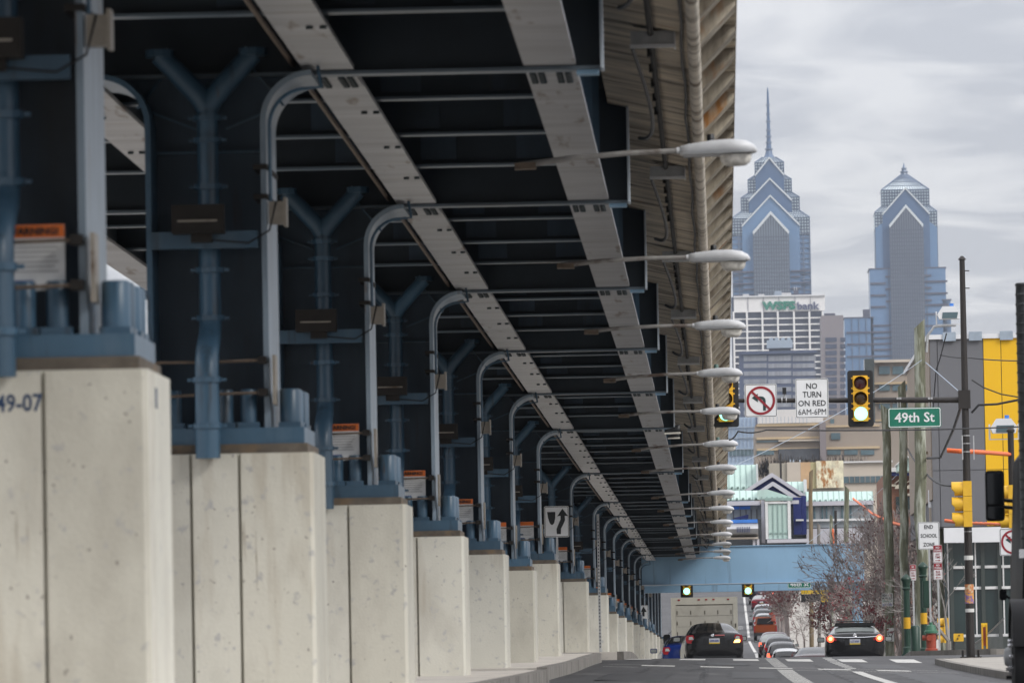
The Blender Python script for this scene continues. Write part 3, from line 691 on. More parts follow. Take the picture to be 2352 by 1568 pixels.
# ------------------------------------------------------------------ street lamps under the viaduct edge
def lamp_proto():
    root = thing('street_lamp', 'x', 'street lamp', (0, 0, 0), 'cobra-head street lamps along the viaduct edge')
    MB().tube([(-1.82, 0, -.085), (-1.62, 0, -.06), (-1.3, 0, -.03), (-.8, 0, -.005), (-.24, 0, .0)], [.035, .03, .026, .025, .025], 8).build('arm', 'lamp_arm', root, smooth=True)
    MB().box(-1.86, -1.66, -.05, .05, -.12, -.06).build('arm_clamp', 'rod_rust', root)
    MB().cyl((-.26, 0, 0), (-.34, 0, 0), .034, n=10).build('slip_fitter', 'lamp_grey', root, smooth=True)
    secs = []
    for x, hw, zt2, zb2 in ((-.31, .03, .03, -.035), (-.30, .045, .045, -.05), (-.22, .075, .06, -.06), (0, .115, .085, -.065), (.18, .15, .088, -.068), (.31, .14, .07, -.062), (.385, .09, .03, -.05), (.41, .035, -.01, -.04)):
        s = []
        for k in range(12):
            a = 2 * math.pi * k / 12; cz = (zt2 + zb2) / 2; hz = (zt2 - zb2) / 2
            c, q = math.cos(a), math.sin(a)
            yy = hw * (abs(c) ** .7) * (1 if c > 0 else -1); z = cz + hz * (abs(q) ** .75) * (1 if q > 0 else -1)
            s.append((x, yy, z))
        secs.append(s)
    hd = MB().loft(secs).build('lamp_head', 'lamp_grey', root, smooth='all')
    MB().box(-.28, .36, -.153, .153, -.052, -.046).build('hood_seam', 'galv', hd)
    b = MB(); n = 14; prof = [(1.0, -.062), (.97, -.10), (.86, -.135), (.62, -.16), (.0, -.168)]
    for r, h in prof:
        for c, q in lathe_pts(n): b.v.append((.21 + c * r * .15, q * r * .115, h))
    b.f = [(i * n + j, i * n + (j + 1) % n, (i + 1) * n + (j + 1) % n, (i + 1) * n + j) for i in range(len(prof) - 1) for j in range(n)]; b.m = [0] * len(b.f)
    b.build('lens', 'lamp_lens', root, smooth='all')
    MB().lathe([(.036, .075), (.036, .135), (.03, .142)], (-.02, 0, 0), 10).build('photocell', 'black_plastic', root, smooth=True)
    return root
lp = lamp_proto()
for k, d in enumerate(LD):
    o = lp if k == 0 else copy_tree(lp)
    o.location = (0, d, zg(d) - .13); o.rotation_euler = (R_(random.uniform(-3, 3)), R_(random.uniform(-1.2, 1.2)), R_(random.uniform(-3, 3)))
    o['label'] = ('grey cobra-head street lamp on viaduct edge, topmost and nearest in the row', )[0] if k == 0 else 'grey cobra-head street lamp on viaduct edge, %s from the nearest' % ORD[k]
    for ch in o.children:
        if ch.name.startswith('photocell') and k in (3, 5): ch.data = ch.data.copy(); ch.data.materials[0] = MATS['cell_green']
# sneakers hanging from the girder
for q, (x, y) in enumerate(((1545, 992), (1548, 1004))):
    p = W(x, y, 113.0 + q * .2)
    r = thing('sneaker', ['upper of two black sneakers dangling by laces from the outer girder', 'lower of two black sneakers dangling by laces from the outer girder'][q], 'shoe', p, 'sneakers hanging from the girder')
    s = 1 if q == 0 else .75
    secs = [[(u * s, v * s, w_ * s) for u, v, w_ in sec] for sec in ([(-.14, a * .03, b * .03 + .01) for a, b in lathe_pts(8)], [(-.10, a * .045, b * .04 + .012) for a, b in lathe_pts(8)], [(0, a * .048, b * .05 + .025) for a, b in lathe_pts(8)], [(.08, a * .042, b * .075 + .05) for a, b in lathe_pts(8)], [(.13, a * .035, b * .08 + .055) for a, b in lathe_pts(8)])]
    MB().loft(secs).build('upper', 'black_plastic', r, smooth='all', local=True)
    MB().prism([(-.15 * s, -.035 * s), (.14 * s, -.03 * s), (.14 * s, .0), (-.14 * s, -.01 * s)], 'y', -.05 * s, .05 * s).build('sole', 'shoe_white', r, local=True)
    MB().tube([(.1 * s, 0, .1 * s), (.02, .01, .2), (-.03, .02, .32)], .003, 4).build('lace', 'sign_black', r, local=True)
# ------------------------------------------------------------------ picture-measure helper: centre at (x,y), sizes in picture units, at distance d
def VR(x0, y0, x1, y1, d):
    X, Z = XZ((x0 + x1) / 2, (y0 + y1) / 2, d); hw = (x1 - x0) / 2 * d / F; hh = (y1 - y0) / 2 * d / F
    return X - hw, X + hw, Z - hh, Z + hh
# ------------------------------------------------------------------ traffic signals, mast arm and signs at the junction
MD = 151.0
px_, _ = XZ(2224, 1250, MD); pz0 = gz(5.7, MD) + .12
ma = thing('mast_arm_pole', 'tall dark brown signal pole with a long mast arm over the road', 'pole', (px_, MD, pz0))
ztop = XZ(2208, 597, MD)[1]
MB().tube([(px_, MD, pz0 + .05), (px_, MD, 5.0), (px_, MD, ztop)], [.102, .085, .062], 14).build('pole', 'mast_brown', ma, smooth=True)
MB().lathe([(.09, ztop), (.09, ztop + .02), (.03, ztop + .09)], (px_, MD, 0), 12).build('pole_cap', 'mast_brown', ma)
MB().box(px_ - .24, px_ + .24, MD - .24, MD + .24, pz0, pz0 + .05).build('base_plate', 'mast_brown', ma)
for sx in (-1, 1):
    for sy in (-1, 1): MB().cyl((px_ + sx * .18, MD + sy * .18, pz0 + .05), (px_ + sx * .18, MD + sy * .18, pz0 + .2), .022, n=8).build('anchor_bolt', 'mast_brown', ma)
za = XZ(1950, 919, MD)[1]; xa = XZ(1655, 920, MD)[0]
za2 = XZ(2215, 918, MD)[1]
MB().tube([(px_, MD, za2), (xa, MD, za + .05)], [.072, .05], 12).build('mast_arm', 'mast_brown', ma, smooth=True)
MB().box(px_ - .16, px_ + .12, MD - .12, MD + .12, za2 - .2, za2 + .22).build('arm_bracket', 'mast_brown', ma)
for yv in (1000, 1018, 1037, 1220, 1465, 1488):
    z = XZ(2222, yv, MD)[1]; MB().lathe([(.094, z - .012), (.094, z + .012)], (px_, MD, 0), 12).build('strap', 'metal_bright', ma)
for yv in (622, 662):
    z = XZ(2210, yv, MD)[1]; MB().cyl((px_, MD, z), (px_ + .16, MD, z), .012, n=6).build('step_bolt', 'mast_brown', ma)
for x0, x1 in ((2209.5, 2212), (2235.5, 2238)):
    X0, X1, Z0, Z1 = VR(x0, 1000, x1, 1055, MD - .1); MB().box(X0, X1, MD - .12, MD - .08, Z0, Z1).build('riser_cover', 'galv', ma)
b_ = XZ(2217, 1365, MD)
pst = thing('poster', 'colourful paper posters wrapped round the brown signal pole', 'poster', (px_, MD, XZ(2227, 1365, MD)[1]))
def wrap(z0, z1, a0, a1, r, m, name, par, n=8):
    b = MB()
    for k in range(n + 1):
        a = R_(a0 + (a1 - a0) * k / n); b.v += [(px_ + r * math.cos(a), MD + r * math.sin(a), z0), (px_ + r * math.cos(a), MD + r * math.sin(a), z1)]
    b.f = [(2 * k, 2 * k + 2, 2 * k + 3, 2 * k + 1) for k in range(n)]; b.m = [0] * n
    return b.build(name, m, par, fix=False)
zp = XZ(2227, 1385, MD)[1]
wrap(zp, zp + .24, 170, 360, .104, 'poster_b', 'sheet', pst); wrap(zp + .245, zp + .44, 180, 365, .1045, 'poster_a', 'sheet', pst)
tp = thing('torn_paper', 'torn white paper strip tied round the brown signal pole', 'paper', (px_, MD, XZ(2227, 1285, MD)[1]))
wrap(zp + 1.0, zp + 1.1, 170, 380, .106, 'paper', 'sheet', tp); wrap(zp - .2, zp - .12, 190, 350, .106, 'paper', 'sheet', tp)

def signal(label, x, y, d, lit=True, s=1.0, back=True, group='traffic signals facing the camera'):
    """three-section signal head, centre at picture (x,y)"""
    X, Z = XZ(x, y, d)
    r = thing('traffic_signal', label, 'traffic light', (X, d, Z - .65 * s), group)
    if back: MB().prism(rrect(X - .295 * s, X + .295 * s, Z - .65 * s, Z + .65 * s, .06 * s), 'y', d + .02, d + .035).build('backplate', 'black_plastic', r)
    for k, (mm, nm) in enumerate((('lens_red', 'red_lens'), ('lens_amber', 'amber_lens'), ('lens_green_lit' if lit else 'sign_dkgreen', 'green_lens'))):
        zc = Z + (.352 - .352 * k) * s
        sec = MB().prism(rrect(X - .172 * s, X + .172 * s, zc - .173 * s, zc + .173 * s, .025 * s), 'y', d - .12, d + .015).build('housing', 'sig_yellow', r)
        MB().lathe([(.151 * s, d - .128), (.12 * s, d - .15), (.05 * s, d - .16)], (X, 0, zc), 20, ax='y').build(nm, mm, sec, smooth='all')
        b = MB(); n = 16
        for q in range(n + 1):
            a = R_(-20 + 220 * q / n)
            for rr, yy in ((.16, d - .121), (.16, d - .23 - .05 * max(0, math.sin(a))), (.154, d - .23 - .05 * max(0, math.sin(a))), (.154, d - .121)):
                b.v.append((X + rr * s * math.cos(a), yy, zc + rr * s * math.sin(a)))
        for q in range(n):
            for e in range(4): b.f.append((q * 4 + e, q * 4 + (e + 1) % 4, q * 4 + 4 + (e + 1) % 4, q * 4 + 4 + e)); b.m.append(0)
        b.build('visor', 'sig_yellow', sec)
        for sx in (-1, 1): MB().box(X + sx * .19 * s - .02, X + sx * .19 * s + .02, d - .10, d - .04, zc - .13 * s, zc - .10 * s).box(X + sx * .19 * s - .02, X + sx * .19 * s + .02, d - .10, d - .04, zc + .10 * s, zc + .13 * s).build('latch', 'sig_yellow', sec)
    return r
signal('black-backed yellow traffic light with lit green lamp beside the 49th Street sign', 1976.5, 915, MD - .2)
signal('black-backed yellow traffic light partly hidden behind the street lamps', 1667, 916, MD - .2)
signal('far traffic light with green lamp hanging above the white box truck', 1577, 1340, 297, s=.95)
signal('far traffic light with green lamp hanging under the straddle beam right of the truck', 1718, 1339, 297, s=.95)
def side_signal(label, x, y, d, s=1.0, group='side-facing yellow traffic signals'):
    X, Z = XZ(x, y, d)
    r = thing('traffic_signal', label, 'traffic light', (X, d, Z - .55 * s), group)
    for k in range(3):
        zc = Z + (.352 - .352 * k) * s
        sec = MB().box(X, X + .20 * s, d - .17, d + .17, zc - .172 * s, zc + .172 * s).build('housing', 'sig_yellow', r)
        b = MB(); n = 14
        for q in range(n):
            a = 2 * math.pi * q / n
            ln = .26 if math.sin(a) > -.3 else .19
            for rr, xx in ((.165, X), (.165, X - ln * s), (.155, X - ln * s), (.155, X)): b.v.append((xx, d + rr * s * math.cos(a), zc + rr * s * math.sin(a)))
        for q in range(n):
            for e in range(4): b.f.append((q * 4 + e, q * 4 + (e + 1) % 4, (q * 4 + 4 + (e + 1) % 4) % (4 * n), (q * 4 + 4 + e) % (4 * n))); b.m.append(0)
        b.build('visor', 'sig_yellow', sec, smooth=True)
        MB().lathe([(.15 * s, X - .01), (.15 * s, X - .02)], (0, d, zc), 12, ax='x').build('lens', 'lens_amber', sec)
    return r
side_signal('yellow traffic light facing left, strapped to the brown mast pole', 2212, 1157, MD - .35)
def plate_sign(name, label, cat, x0, y0, x1, y1, d, m='sign_white', border='sign_black', r=.04, bw=.012, post=None, group=None, pm='galv'):
    X0, X1, Z0, Z1 = VR(x0, y0, x1, y1, d)
    t = thing(name, label, cat, ((X0 + X1) / 2, d, Z0 if not post else post), group)
    p = MB().prism(rrect(X0, X1, Z0, Z1, r), 'y', d - .006, d).build('plate', m, t)
    if border:
        o, q = rrect(X0 + .012, X1 - .012, Z0 + .012, Z1 - .012, r * .8), rrect(X0 + .012 + bw, X1 - .012 - bw, Z0 + .012 + bw, Z1 - .012 - bw, r * .6)
        n = len(o); b = MB(); b.v = [(a, d - .009, c) for a, c in o] + [(a, d - .009, c) for a, c in q]
        b.f = [(i, (i + 1) % n, n + (i + 1) % n, n + i) for i in range(n)]; b.m = [0] * n
        b.build('border', border, p, fix=False)
    if post is not None:
        MB().box((X0 + X1) / 2 - .025, (X0 + X1) / 2 + .025, d + .001, d + .05, post, Z1 - .05).build('post', pm, t)
    return t, p, (X0, X1, Z0, Z1)
# no left turn (on the arm)
def no_left(t, p, X0, X1, Z0, Z1, d):
    cxx, czz = (X0 + X1) / 2, (Z0 + Z1) / 2; R = (X1 - X0) * .445
    b = MB(); n = 36
    for rr in (R, R * .83):
        for c, q in lathe_pts(n): b.v.append((cxx + c * rr, d - .014, czz + q * rr))
    b.f = [(i, (i + 1) % n, n + (i + 1) % n, n + i) for i in range(n)]; b.m = [0] * n
    b.build('red_ring', 'sign_red', p, fix=False)
    k = R / .34
    arrow = [(.05, -.24), (.115, -.24), (.115, .0), (.10, .05), (.06, .09), (.0, .10), (-.07, .10), (-.07, .165), (-.215, .065), (-.07, -.04), (-.07, .03), (.0, .03), (.03, .025), (.05, .0)]
    MB().prism([(cxx + a * k, czz + c * k) for a, c in arrow], 'y', d - .011, d - .0065).build('arrow', 'sign_dkgreen', p)
    a = R * .66; w_ = R * .085
    MB().prism([(cxx - a - w_ * .7, czz + a - w_ * .7), (cxx + a - w_ * .7, czz - a - w_ * .7), (cxx + a + w_ * .7, czz - a + w_ * .7), (cxx - a + w_ * .7, czz + a + w_ * .7)], 'y', d - .0155, d - .0115).build('red_slash', 'sign_red', p)
t, p, bb = plate_sign('no_left_turn_sign', 'square no-left-turn sign hanging on the mast arm', 'sign', 1710.5, 881.5, 1784.5, 957.5, MD - .09); no_left(t, p, *bb, MD - .09)
t, p, bb = plate_sign('no_turn_on_red_sign', 'white NO TURN ON RED sign hanging on the mast arm', 'sign', 1827, 869, 1903, 959.5, MD - .09)
xm = (bb[0] + bb[1]) / 2; hh = bb[3] - bb[2]
for s_, ww, fr in (('NO', .26, .81), ('TURN', .44, .595), ('ON RED', .655, .375), ('6AM-6PM', .66, .155)):
    text(s_, ww * .97, .135, (xm, MD - .097, bb[2] + hh * fr), p, 'sign_black', bold=.012 if len(s_) < 7 else 0.0)
t, p, bb = plate_sign('street_name_sign', 'green 49th St name sign hanging below the mast arm', 'sign', 2040, 935.5, 2161.5, 981.5, MD - .05, 'sign_green', 'sign_white', r=.05, bw=.018)
text('49th St', .92, .23, ((bb[0] + bb[1]) / 2, MD - .058, (bb[2] + bb[3]) / 2 + .005), p, 'sign_white', bold=.016)
for x in (2062, 2068, 2134, 2140):
    X, Z = XZ(x, 930, MD - .03); MB().cyl((X, MD - .03, Z - .08), (X, MD - .03, Z + .16), .012, n=6).box(X - .025, X + .025, MD - .08, MD - .02, Z + .13, Z + .18).build('hanger', 'metal_bright', t)
cs = thing('signal_camera', 'small black detection camera clipped on top of the mast arm', 'camera', W(1801, 919, MD))
X0, X1, Z0, Z1 = VR(1797, 890, 1806, 905, MD); MB().box(X0, X1, MD - .12, MD + .05, Z0, Z1).build('camera_body', 'black_plastic', cs)
MB().cyl(((X0 + X1) / 2, MD, Z0), ((X0 + X1) / 2, MD, Z0 - .1), .025, n=8).build('camera_mount', 'galv', cs)
for x in (1796, 1806):
    X, Z = XZ(x, 919, MD); MB().lathe([(.068, X - .012), (.068, X + .012)], (0, MD, Z), 12, ax='x').build('clamp', 'metal_bright', cs)
# keep right sign on the median, the bare perforated post
t, p, bb = plate_sign('keep_right_sign', 'white keep-right sign with curved black arrow on median', 'sign', 1250, 1161.5, 1307, 1233, 147, post=gz(-4, 147) + .19)
cxx, czz = (bb[0] + bb[1]) / 2, (bb[2] + bb[3]) / 2; d_ = 147
def PO(pts): return [(cxx + a, czz + c) for a, c in pts]
MB().prism(PO([(-.21, .22), (-.025, .22), (-.03, .08), (-.055, -.03), (-.09, -.07), (-.12, -.07), (-.155, -.03), (-.19, .08)]), 'y', d_ - .013, d_ - .0065).build('median_symbol', 'sign_black', p)
MB().prism(PO([(0, -.28), (.09, -.28), (.095, -.16), (.15, -.06), (.19, .03), (.185, .13), (.26, .12), (.135, .29), (.015, .12), (.09, .13), (.09, .05), (.03, -.08), (-.005, -.17)]), 'y', d_ - .013, d_ - .0065).build('arrow', 'sign_black', p)
X, Z = XZ(1373, 1180, 165)
pp = thing('perforated_post', 'bare grey perforated sign post standing on the median', 'post', (X, 165, gz(-3, 165) + .18))
MB().box(X - .032, X + .032, 164.97, 165.03, gz(-3, 165) + .18, Z).build('tube', 'galv', pp)
for k in range(38): MB().box(X - .012, X + .012, 164.962, 164.9695, gz(-3, 165) + .3 + k * .085, gz(-3, 165) + .335 + k * .085).build('hole', 'sign_black', pp)
t, p, bb = plate_sign('keep_right_sign', 'small far keep-right sign seen between the columns left of the truck', 'sign', 1466, 1374 + 15, 1489, 1374 + 66, 300, post=gz(-3, 300))
MB().prism([((bb[0] + bb[1]) / 2 + a * .4, (bb[2] + bb[3]) / 2 + .2 + c * .5) for a, c in ((-.1, -.4), (.15, -.4), (.15, 0), (.4, 0), (.05, .5), (-.3, 0), (-.1, 0))], 'y', 299.985, 299.993).build('arrow', 'sign_black', p)
# parking and school signs on the far corner
t, p, bb = plate_sign('school_zone_sign', 'white END SCHOOL ZONE sign on a post by the far corner', 'sign', 2109, 1198, 2158, 1261, 180, post=gz(6, 180) + .1)
for s_, ww, fr in (('END', .24, .82), ('SCHOOL', .45, .5), ('ZONE', .31, .18)):
    text(s_, ww, .105, ((bb[0] + bb[1]) / 2, 179.99, bb[2] + (bb[3] - bb[2]) * fr), p, 'sign_black', bold=.01)
def nostop(label, x0, y0, x1, y1, d, rows, arrow=1, post=None):
    t, p, bb = plate_sign('no_stopping_sign', label, 'sign', x0, y0, x1, y1, d, border='sign_red', r=.02, bw=.006, post=post, group='red and white kerbside parking signs')
    xm, h, w_ = (bb[0] + bb[1]) / 2, bb[3] - bb[2], bb[1] - bb[0]
    MB().box(bb[0] + .006, bb[1] - .006, d - .0125, d - .0095, bb[3] - h * .40, bb[3] - .008).build('red_header', 'sign_red', p)
    text('NO', w_ * .4, h * .12, (xm, d - .013, bb[3] - h * .14), p, 'sign_white', bold=.02); text('STOPPING', w_ * .8, h * .11, (xm, d - .013, bb[3] - h * .31), p, 'sign_white', bold=.02)
    text(rows[0], w_ * .5, h * .13, (xm, d - .010, bb[3] - h * .53), p, 'sign_red', bold=.01); text(rows[1], w_ * .6, h * .13, (xm, d - .010, bb[3] - h * .70), p, 'sign_red', bold=.01)
    a = arrow; z = bb[2] + h * .12
    MB().prism([(xm - a * w_ * .3, z - .008), (xm + a * w_ * .1, z - .008), (xm + a * w_ * .1, z - .025), (xm + a * w_ * .32, z), (xm + a * w_ * .1, z + .025), (xm + a * w_ * .1, z + .008), (xm - a * w_ * .3, z + .008)], 'y', d - .0125, d - .0095).build('arrow', 'sign_red', p)
    return t
nostop('upper NO STOPPING ANY TIME sign beside the school zone sign', 2143.5, 1251, 2164, 1291, 178, ('ANY', 'TIME'), 1)
nostop('lower NO STOPPING BUS ZONE sign beside the school zone sign', 2144.5, 1292, 2164.5, 1330, 178, ('BUS', 'ZONE'), -1, post=gz(6, 178) + .1)
nostop('NO STOPPING sign half hidden between the weathered wood poles', 2090, 1296, 2104, 1332, 186, ('BUS', 'ZONE'), 1, post=gz(6, 186) + .1)
# weathered timber poles beyond the corner
def wood(label, xt, yt, xb, d, w_, m='wood_pole', name='timber_pole', group='weathered timber poles', base=None):
    X0, Z1 = XZ(xt, yt, d); X1, _ = XZ(xb, 1480, d); zb = gz(X1, d) if base is None else base
    t = thing(name, label, 'pole', (X1, d, zb), group); r = w_ / 2 * d / F; b = MB(); n = 9
    pts = [(X1 + (X0 - X1) * k / n + random.uniform(-.25, .25) * r, d, zb + (Z1 - zb) * k / n) for k in range(n + 1)]
    b.tube(pts, [r * (1.08 - .16 * k / n) for k in range(n + 1)], 10)
    sl = r * .9 * random.choice((-1, 1))
    b.v = [(x, y, z + (sl * (x - X0) / r if z > Z1 - .05 else 0)) for x, y, z in b.v]
    b.build('shaft', m, t, smooth=True); return t
pA = wood('weathered green timber pole, leftmost of three, with mover poster', 2034, 936, 2045, 250, 21)
pB = wood('weathered green timber pole, middle of the three', 2071, 880, 2080, 246, 20)
pC = wood('thickest weathered timber pole with floodlight arm, right of the three', 2111, 744, 2118, 195, 27)
pD = wood('slim dark utility pole carrying a grey transformer', 2150, 1022, 2168, 240, 17)
wood('tan timber pole in front of the navy gabled station', 1862, 1081, 1863, 330, 10, 'wood_brown')
wood('pale green timber pole behind the straddle beam near bare trees', 1944, 1118, 1943, 320, 12)
wood('short stub pole just left of the pale timber pole', 1909, 1183, 1909, 330, 8, 'wood_pole')
wood('short grey stub pole before the station glazing', 1881, 1203, 1881, 330, 8, 'bark_pale')
MB().tube([(XZ(1919, 1172, 335)[0], 335, XZ(1919, 1172, 335)[1]), (XZ(1919, 1260, 335)[0], 335, 2)], .07, 8).build('pipe_post', 'mast_brown')
tag(bpy.data.objects['pipe_post'], 'dark brown metal post behind the straddle beam', 'post')
# floodlights
def flood(label, x, y, d, par_arm=None):
    X, Z = XZ(x, y, d); t = thing('floodlight', label, 'floodlight', (X, d, Z - .25), 'white box floodlights')
    MB().prism([(X - .30, Z - .12), (X + .30, Z - .12), (X + .34, Z + .05), (X + .18, Z + .26), (X - .2, Z + .26), (X - .36, Z + .02)], 'y', d - .22, d + .2).build('housing', 'wall_white', t)
    MB().prism([(X - .22, Z - .10), (X + .22, Z - .10), (X + .26, Z + .08), (X - .2, Z + .08)], 'y', d - .235, d - .221).build('glass_face', 'tan_glass', t)
    for sx in (-1, 1): MB().box(X + sx * .38 - .02, X + sx * .38 + .02, d - .04, d + .04, Z - .26, Z + .12).build('yoke_arm', 'wall_white', t)
    MB().box(X - .40, X + .40, d - .04, d + .04, Z - .29, Z - .262).build('yoke_bar', 'wall_white', t)
    MB().lathe([(.06, Z + .26), (.06, Z + .35)], (X + .08, d - .05, 0), 10).build('photocell', 'blue_bright', t)
    return t, X, Z
f1, X, Z = flood('white box floodlight on the curved arm atop the thick timber pole', 2180, 724, 195)
xp, zp = XZ(2127, 770, 195)
MB().tube([(xp, 195, zp - .5), (xp + .05, 195, zp), (xp + .25, 195, zp + .26), (X - .1, 195, Z - .3), (X + .2, 195, Z - .3)], .04, 8).build('curved_arm', 'galv', f1, smooth=True)
flood('white box floodlight near the black post by the yellow wall', 2306, 984, 172)
# poster boards on pole A, heart sticker board
t, p, bb = plate_sign('mover_poster', 'hand-lettered BEN THE MOVER GUY placard nailed to timber pole', 'poster', 2025.5, 1362, 2051, 1391.5, 249.5, 'paper', None, r=.01)
for s_, fr, m_ in (('BEN THE', .86, 'sign_black'), ('MOVER GUY', .62, 'sign_black'), ('JUNK-HAUL', .38, 'sign_green'), ('267385-3727', .13, 'sign_blue')):
    text(s_, (bb[1] - bb[0]) * .9, (bb[3] - bb[2]) * .19, ((bb[0] + bb[1]) / 2, 249.49, bb[2] + (bb[3] - bb[2]) * fr), p, m_, bold=.03)
t, p, bb = plate_sign('heart_poster', 'white paper with a heart drawing low on a timber pole', 'poster', 2038, 1441, 2053, 1472, 249.4, 'paper', None, r=.01)
xm, zm = (bb[0] + bb[1]) / 2, (bb[2] + bb[3]) / 2 + .03
MB().tube([(xm, 249.39, zm - .13), (xm - .09, 249.39, zm), (xm - .07, 249.39, zm + .09), (xm, 249.39, zm + .06), (xm + .07, 249.39, zm + .09), (xm + .09, 249.39, zm), (xm, 249.39, zm - .13)], .013, 5).build('heart_drawing', 'sign_black', p)
# green cast-iron posts with yellow band, hydrant, bollard, cabinet
def castpost(label, xt, yt, d, s=1.0):
    X, Z1 = XZ(xt, yt, d); zb = gz(X, d) + .13
    t = thing('cast_iron_post', label, 'post', (X, d, zb), 'green cast-iron posts with yellow bands')
    MB().lathe([(.19, zb), (.19, zb + .08), (.13, zb + .15), (.13, zb + .3), (.095, zb + .34), (.088, Z1 - .45)], (X, d, 0), 14).build('shaft', 'post_green', t, smooth=True)
    MB().lathe([(.10, Z1 - .449), (.13, Z1 - .40), (.105, Z1 - .37), (.12, Z1 - .2), (.15, Z1 - .16), (.15, Z1 - .13), (.10, Z1 - .06), (.03, Z1)], (X, d, 0), 14).build('capital', 'post_green', t, smooth=True)
    zm = zb + (Z1 - zb) * .42
    MB().lathe([(.1, zm - .16), (.1, zm + .16)], (X, d, 0), 14).build('yellow_band', 'band_yellow', t, smooth=True)
    return t
castpost('green cast-iron post with yellow band, left of the two', 2081, 1318, 186)
castpost('green cast-iron post with yellow band, right of the two, by school sign', 2119, 1290, 188)
X, Z1 = XZ(2102, 1435, 181); bo = thing('bollard', 'plain dark green bollard left of the school zone post', 'bollard', (X, 181, gz(X, 181)))
MB().lathe([(.13, gz(X, 181)), (.13, Z1 - .06), (.09, Z1 - .01), (.02, Z1)], (X, 181, 0), 14).build('body', 'post_green', bo, smooth=True)
X, Z1 = XZ(2128, 1352, 184); cb = thing('control_cabinet', 'dark green box mounted on the green post', 'cabinet', (X, 184, Z1 - .5))
X0, X1, Z0, Z2 = VR(2119, 1333, 2140, 1395, 184); MB().prism(rrect(X0, X1, Z0, Z2, .03), 'y', 183.8, 184.1).build('case', 'post_green', cb); MB().box(X0 + .03, X1 - .03, 183.78, 183.799, Z0 + .04, Z2 - .04).build('door', 'post_green', cb)
def hydrant(label, x, yt, d, s=1.0):
    X, Z1 = XZ(x, yt, d); zb = Z1 - .78 * s
    t = thing('fire_hydrant', label, 'hydrant', (X, d, zb), 'red fire hydrants with green caps')
    MB().lathe([(.17 * s, zb - .1), (.17 * s, zb + .05 * s), (.135 * s, zb + .08 * s), (.135 * s, zb + .48 * s)], (X, d, 0), 14).build('barrel', 'hyd_red', t, smooth=True)
    MB().lathe([(.19 * s, zb + .481 * s), (.19 * s, zb + .54 * s), (.155 * s, zb + .56 * s), (.12 * s, zb + .69 * s), (.05 * s, zb + .72 * s), (.05 * s, zb + .78 * s)], (X, d, 0), 14).build('cap', 'hyd_green', t, smooth=True)
    MB().lathe([(.075 * s, X - .24 * s), (.075 * s, X - .12 * s)], (0, d, zb + .36 * s), 10, ax='x').build('nozzle', 'hyd_red', t, smooth=True)
    MB().lathe([(.085 * s, d - .22 * s), (.085 * s, d - .1 * s)], (X - .05 * s, 0, zb + .36 * s), 10, ax='y').build('nozzle', 'hyd_red', t, smooth=True)
    return t
hydrant('red fire hydrant with green cap by the far corner', 2138, 1428, 178)
hydrant('tiny far red hydrant on the pavement beside the parked cars', 1775, 1393, 520, 1.3)
# small far yellow signals on the corner
side_signal('small far yellow traffic light on the timber post behind branches', 2168, 1447, 214, .78)
pt = thing('timber_post', 'short timber post holding the small yellow lights', 'post', (XZ(2171, 1470, 215)[0], 215, gz(6, 215)))
X, Z = XZ(2171, 1460, 215); MB().tube([(X, 215, gz(6, 215)), (X, 215, Z)], .1, 8).build('shaft', 'wood_pole', pt, smooth=True)
X0, X1, Z0, Z1 = VR(2190, 1454, 2213, 1472, 200); pd = thing('pedestrian_signal', 'yellow pedestrian signal box seen from behind, low by the brown pole', 'traffic light', (X0, 200, Z0))
MB().prism(rrect(X0, X1, Z0, Z1, .03), 'y', 199.85, 200).build('case', 'sig_yellow', pd)
for k in (.4, .55): MB().cyl((X0 + (X1 - X0) * k, 199.84, Z0 + .08 + .1 * (k > .5)), (X0 + (X1 - X0) * k, 199.8, Z0 + .08 + .1 * (k > .5)), .025, n=8).build('knob', 'black_plastic', pd)
MB().box(X0 - .02, X0 + .03, 199.95, 200.05, gz(6, 200), Z0).build('post', 'mast_brown', pd)
# black post with second signal and no-left sign, at right edge
X, Z1 = XZ(2321, 983, 160); bp = thing('signal_post', 'black signal post with rounded cap near the right edge', 'pole', (X, 160, gz(7, 160)))
MB().lathe([(.085, gz(7, 160)), (.075, Z1 - .1), (.10, Z1 - .09), (.10, Z1 - .04), (.03, Z1 + .03)], (X, 160, 0), 14).build('shaft', 'mast_brown', bp, smooth=True)
side_signal('yellow traffic light on the black post, behind the truck mirror', 2316, 1163, 159.6)
side_signal('rightmost yellow traffic light behind the truck mirror and exhaust stack', 2346, 1163, 160.4)
t, p, bb = plate_sign('no_left_turn_sign', 'no-left-turn sign cut off behind the truck exhaust stack', 'sign', 2296, 1213, 2358, 1275, 158.5); no_left(t, p, *bb, 158.5)
MB().box((bb[0] + bb[1]) / 2 - .025, (bb[0] + bb[1]) / 2 + .025, 158.51, 158.56, gz(7, 158.5), bb[3]).build('post', 'galv', t)
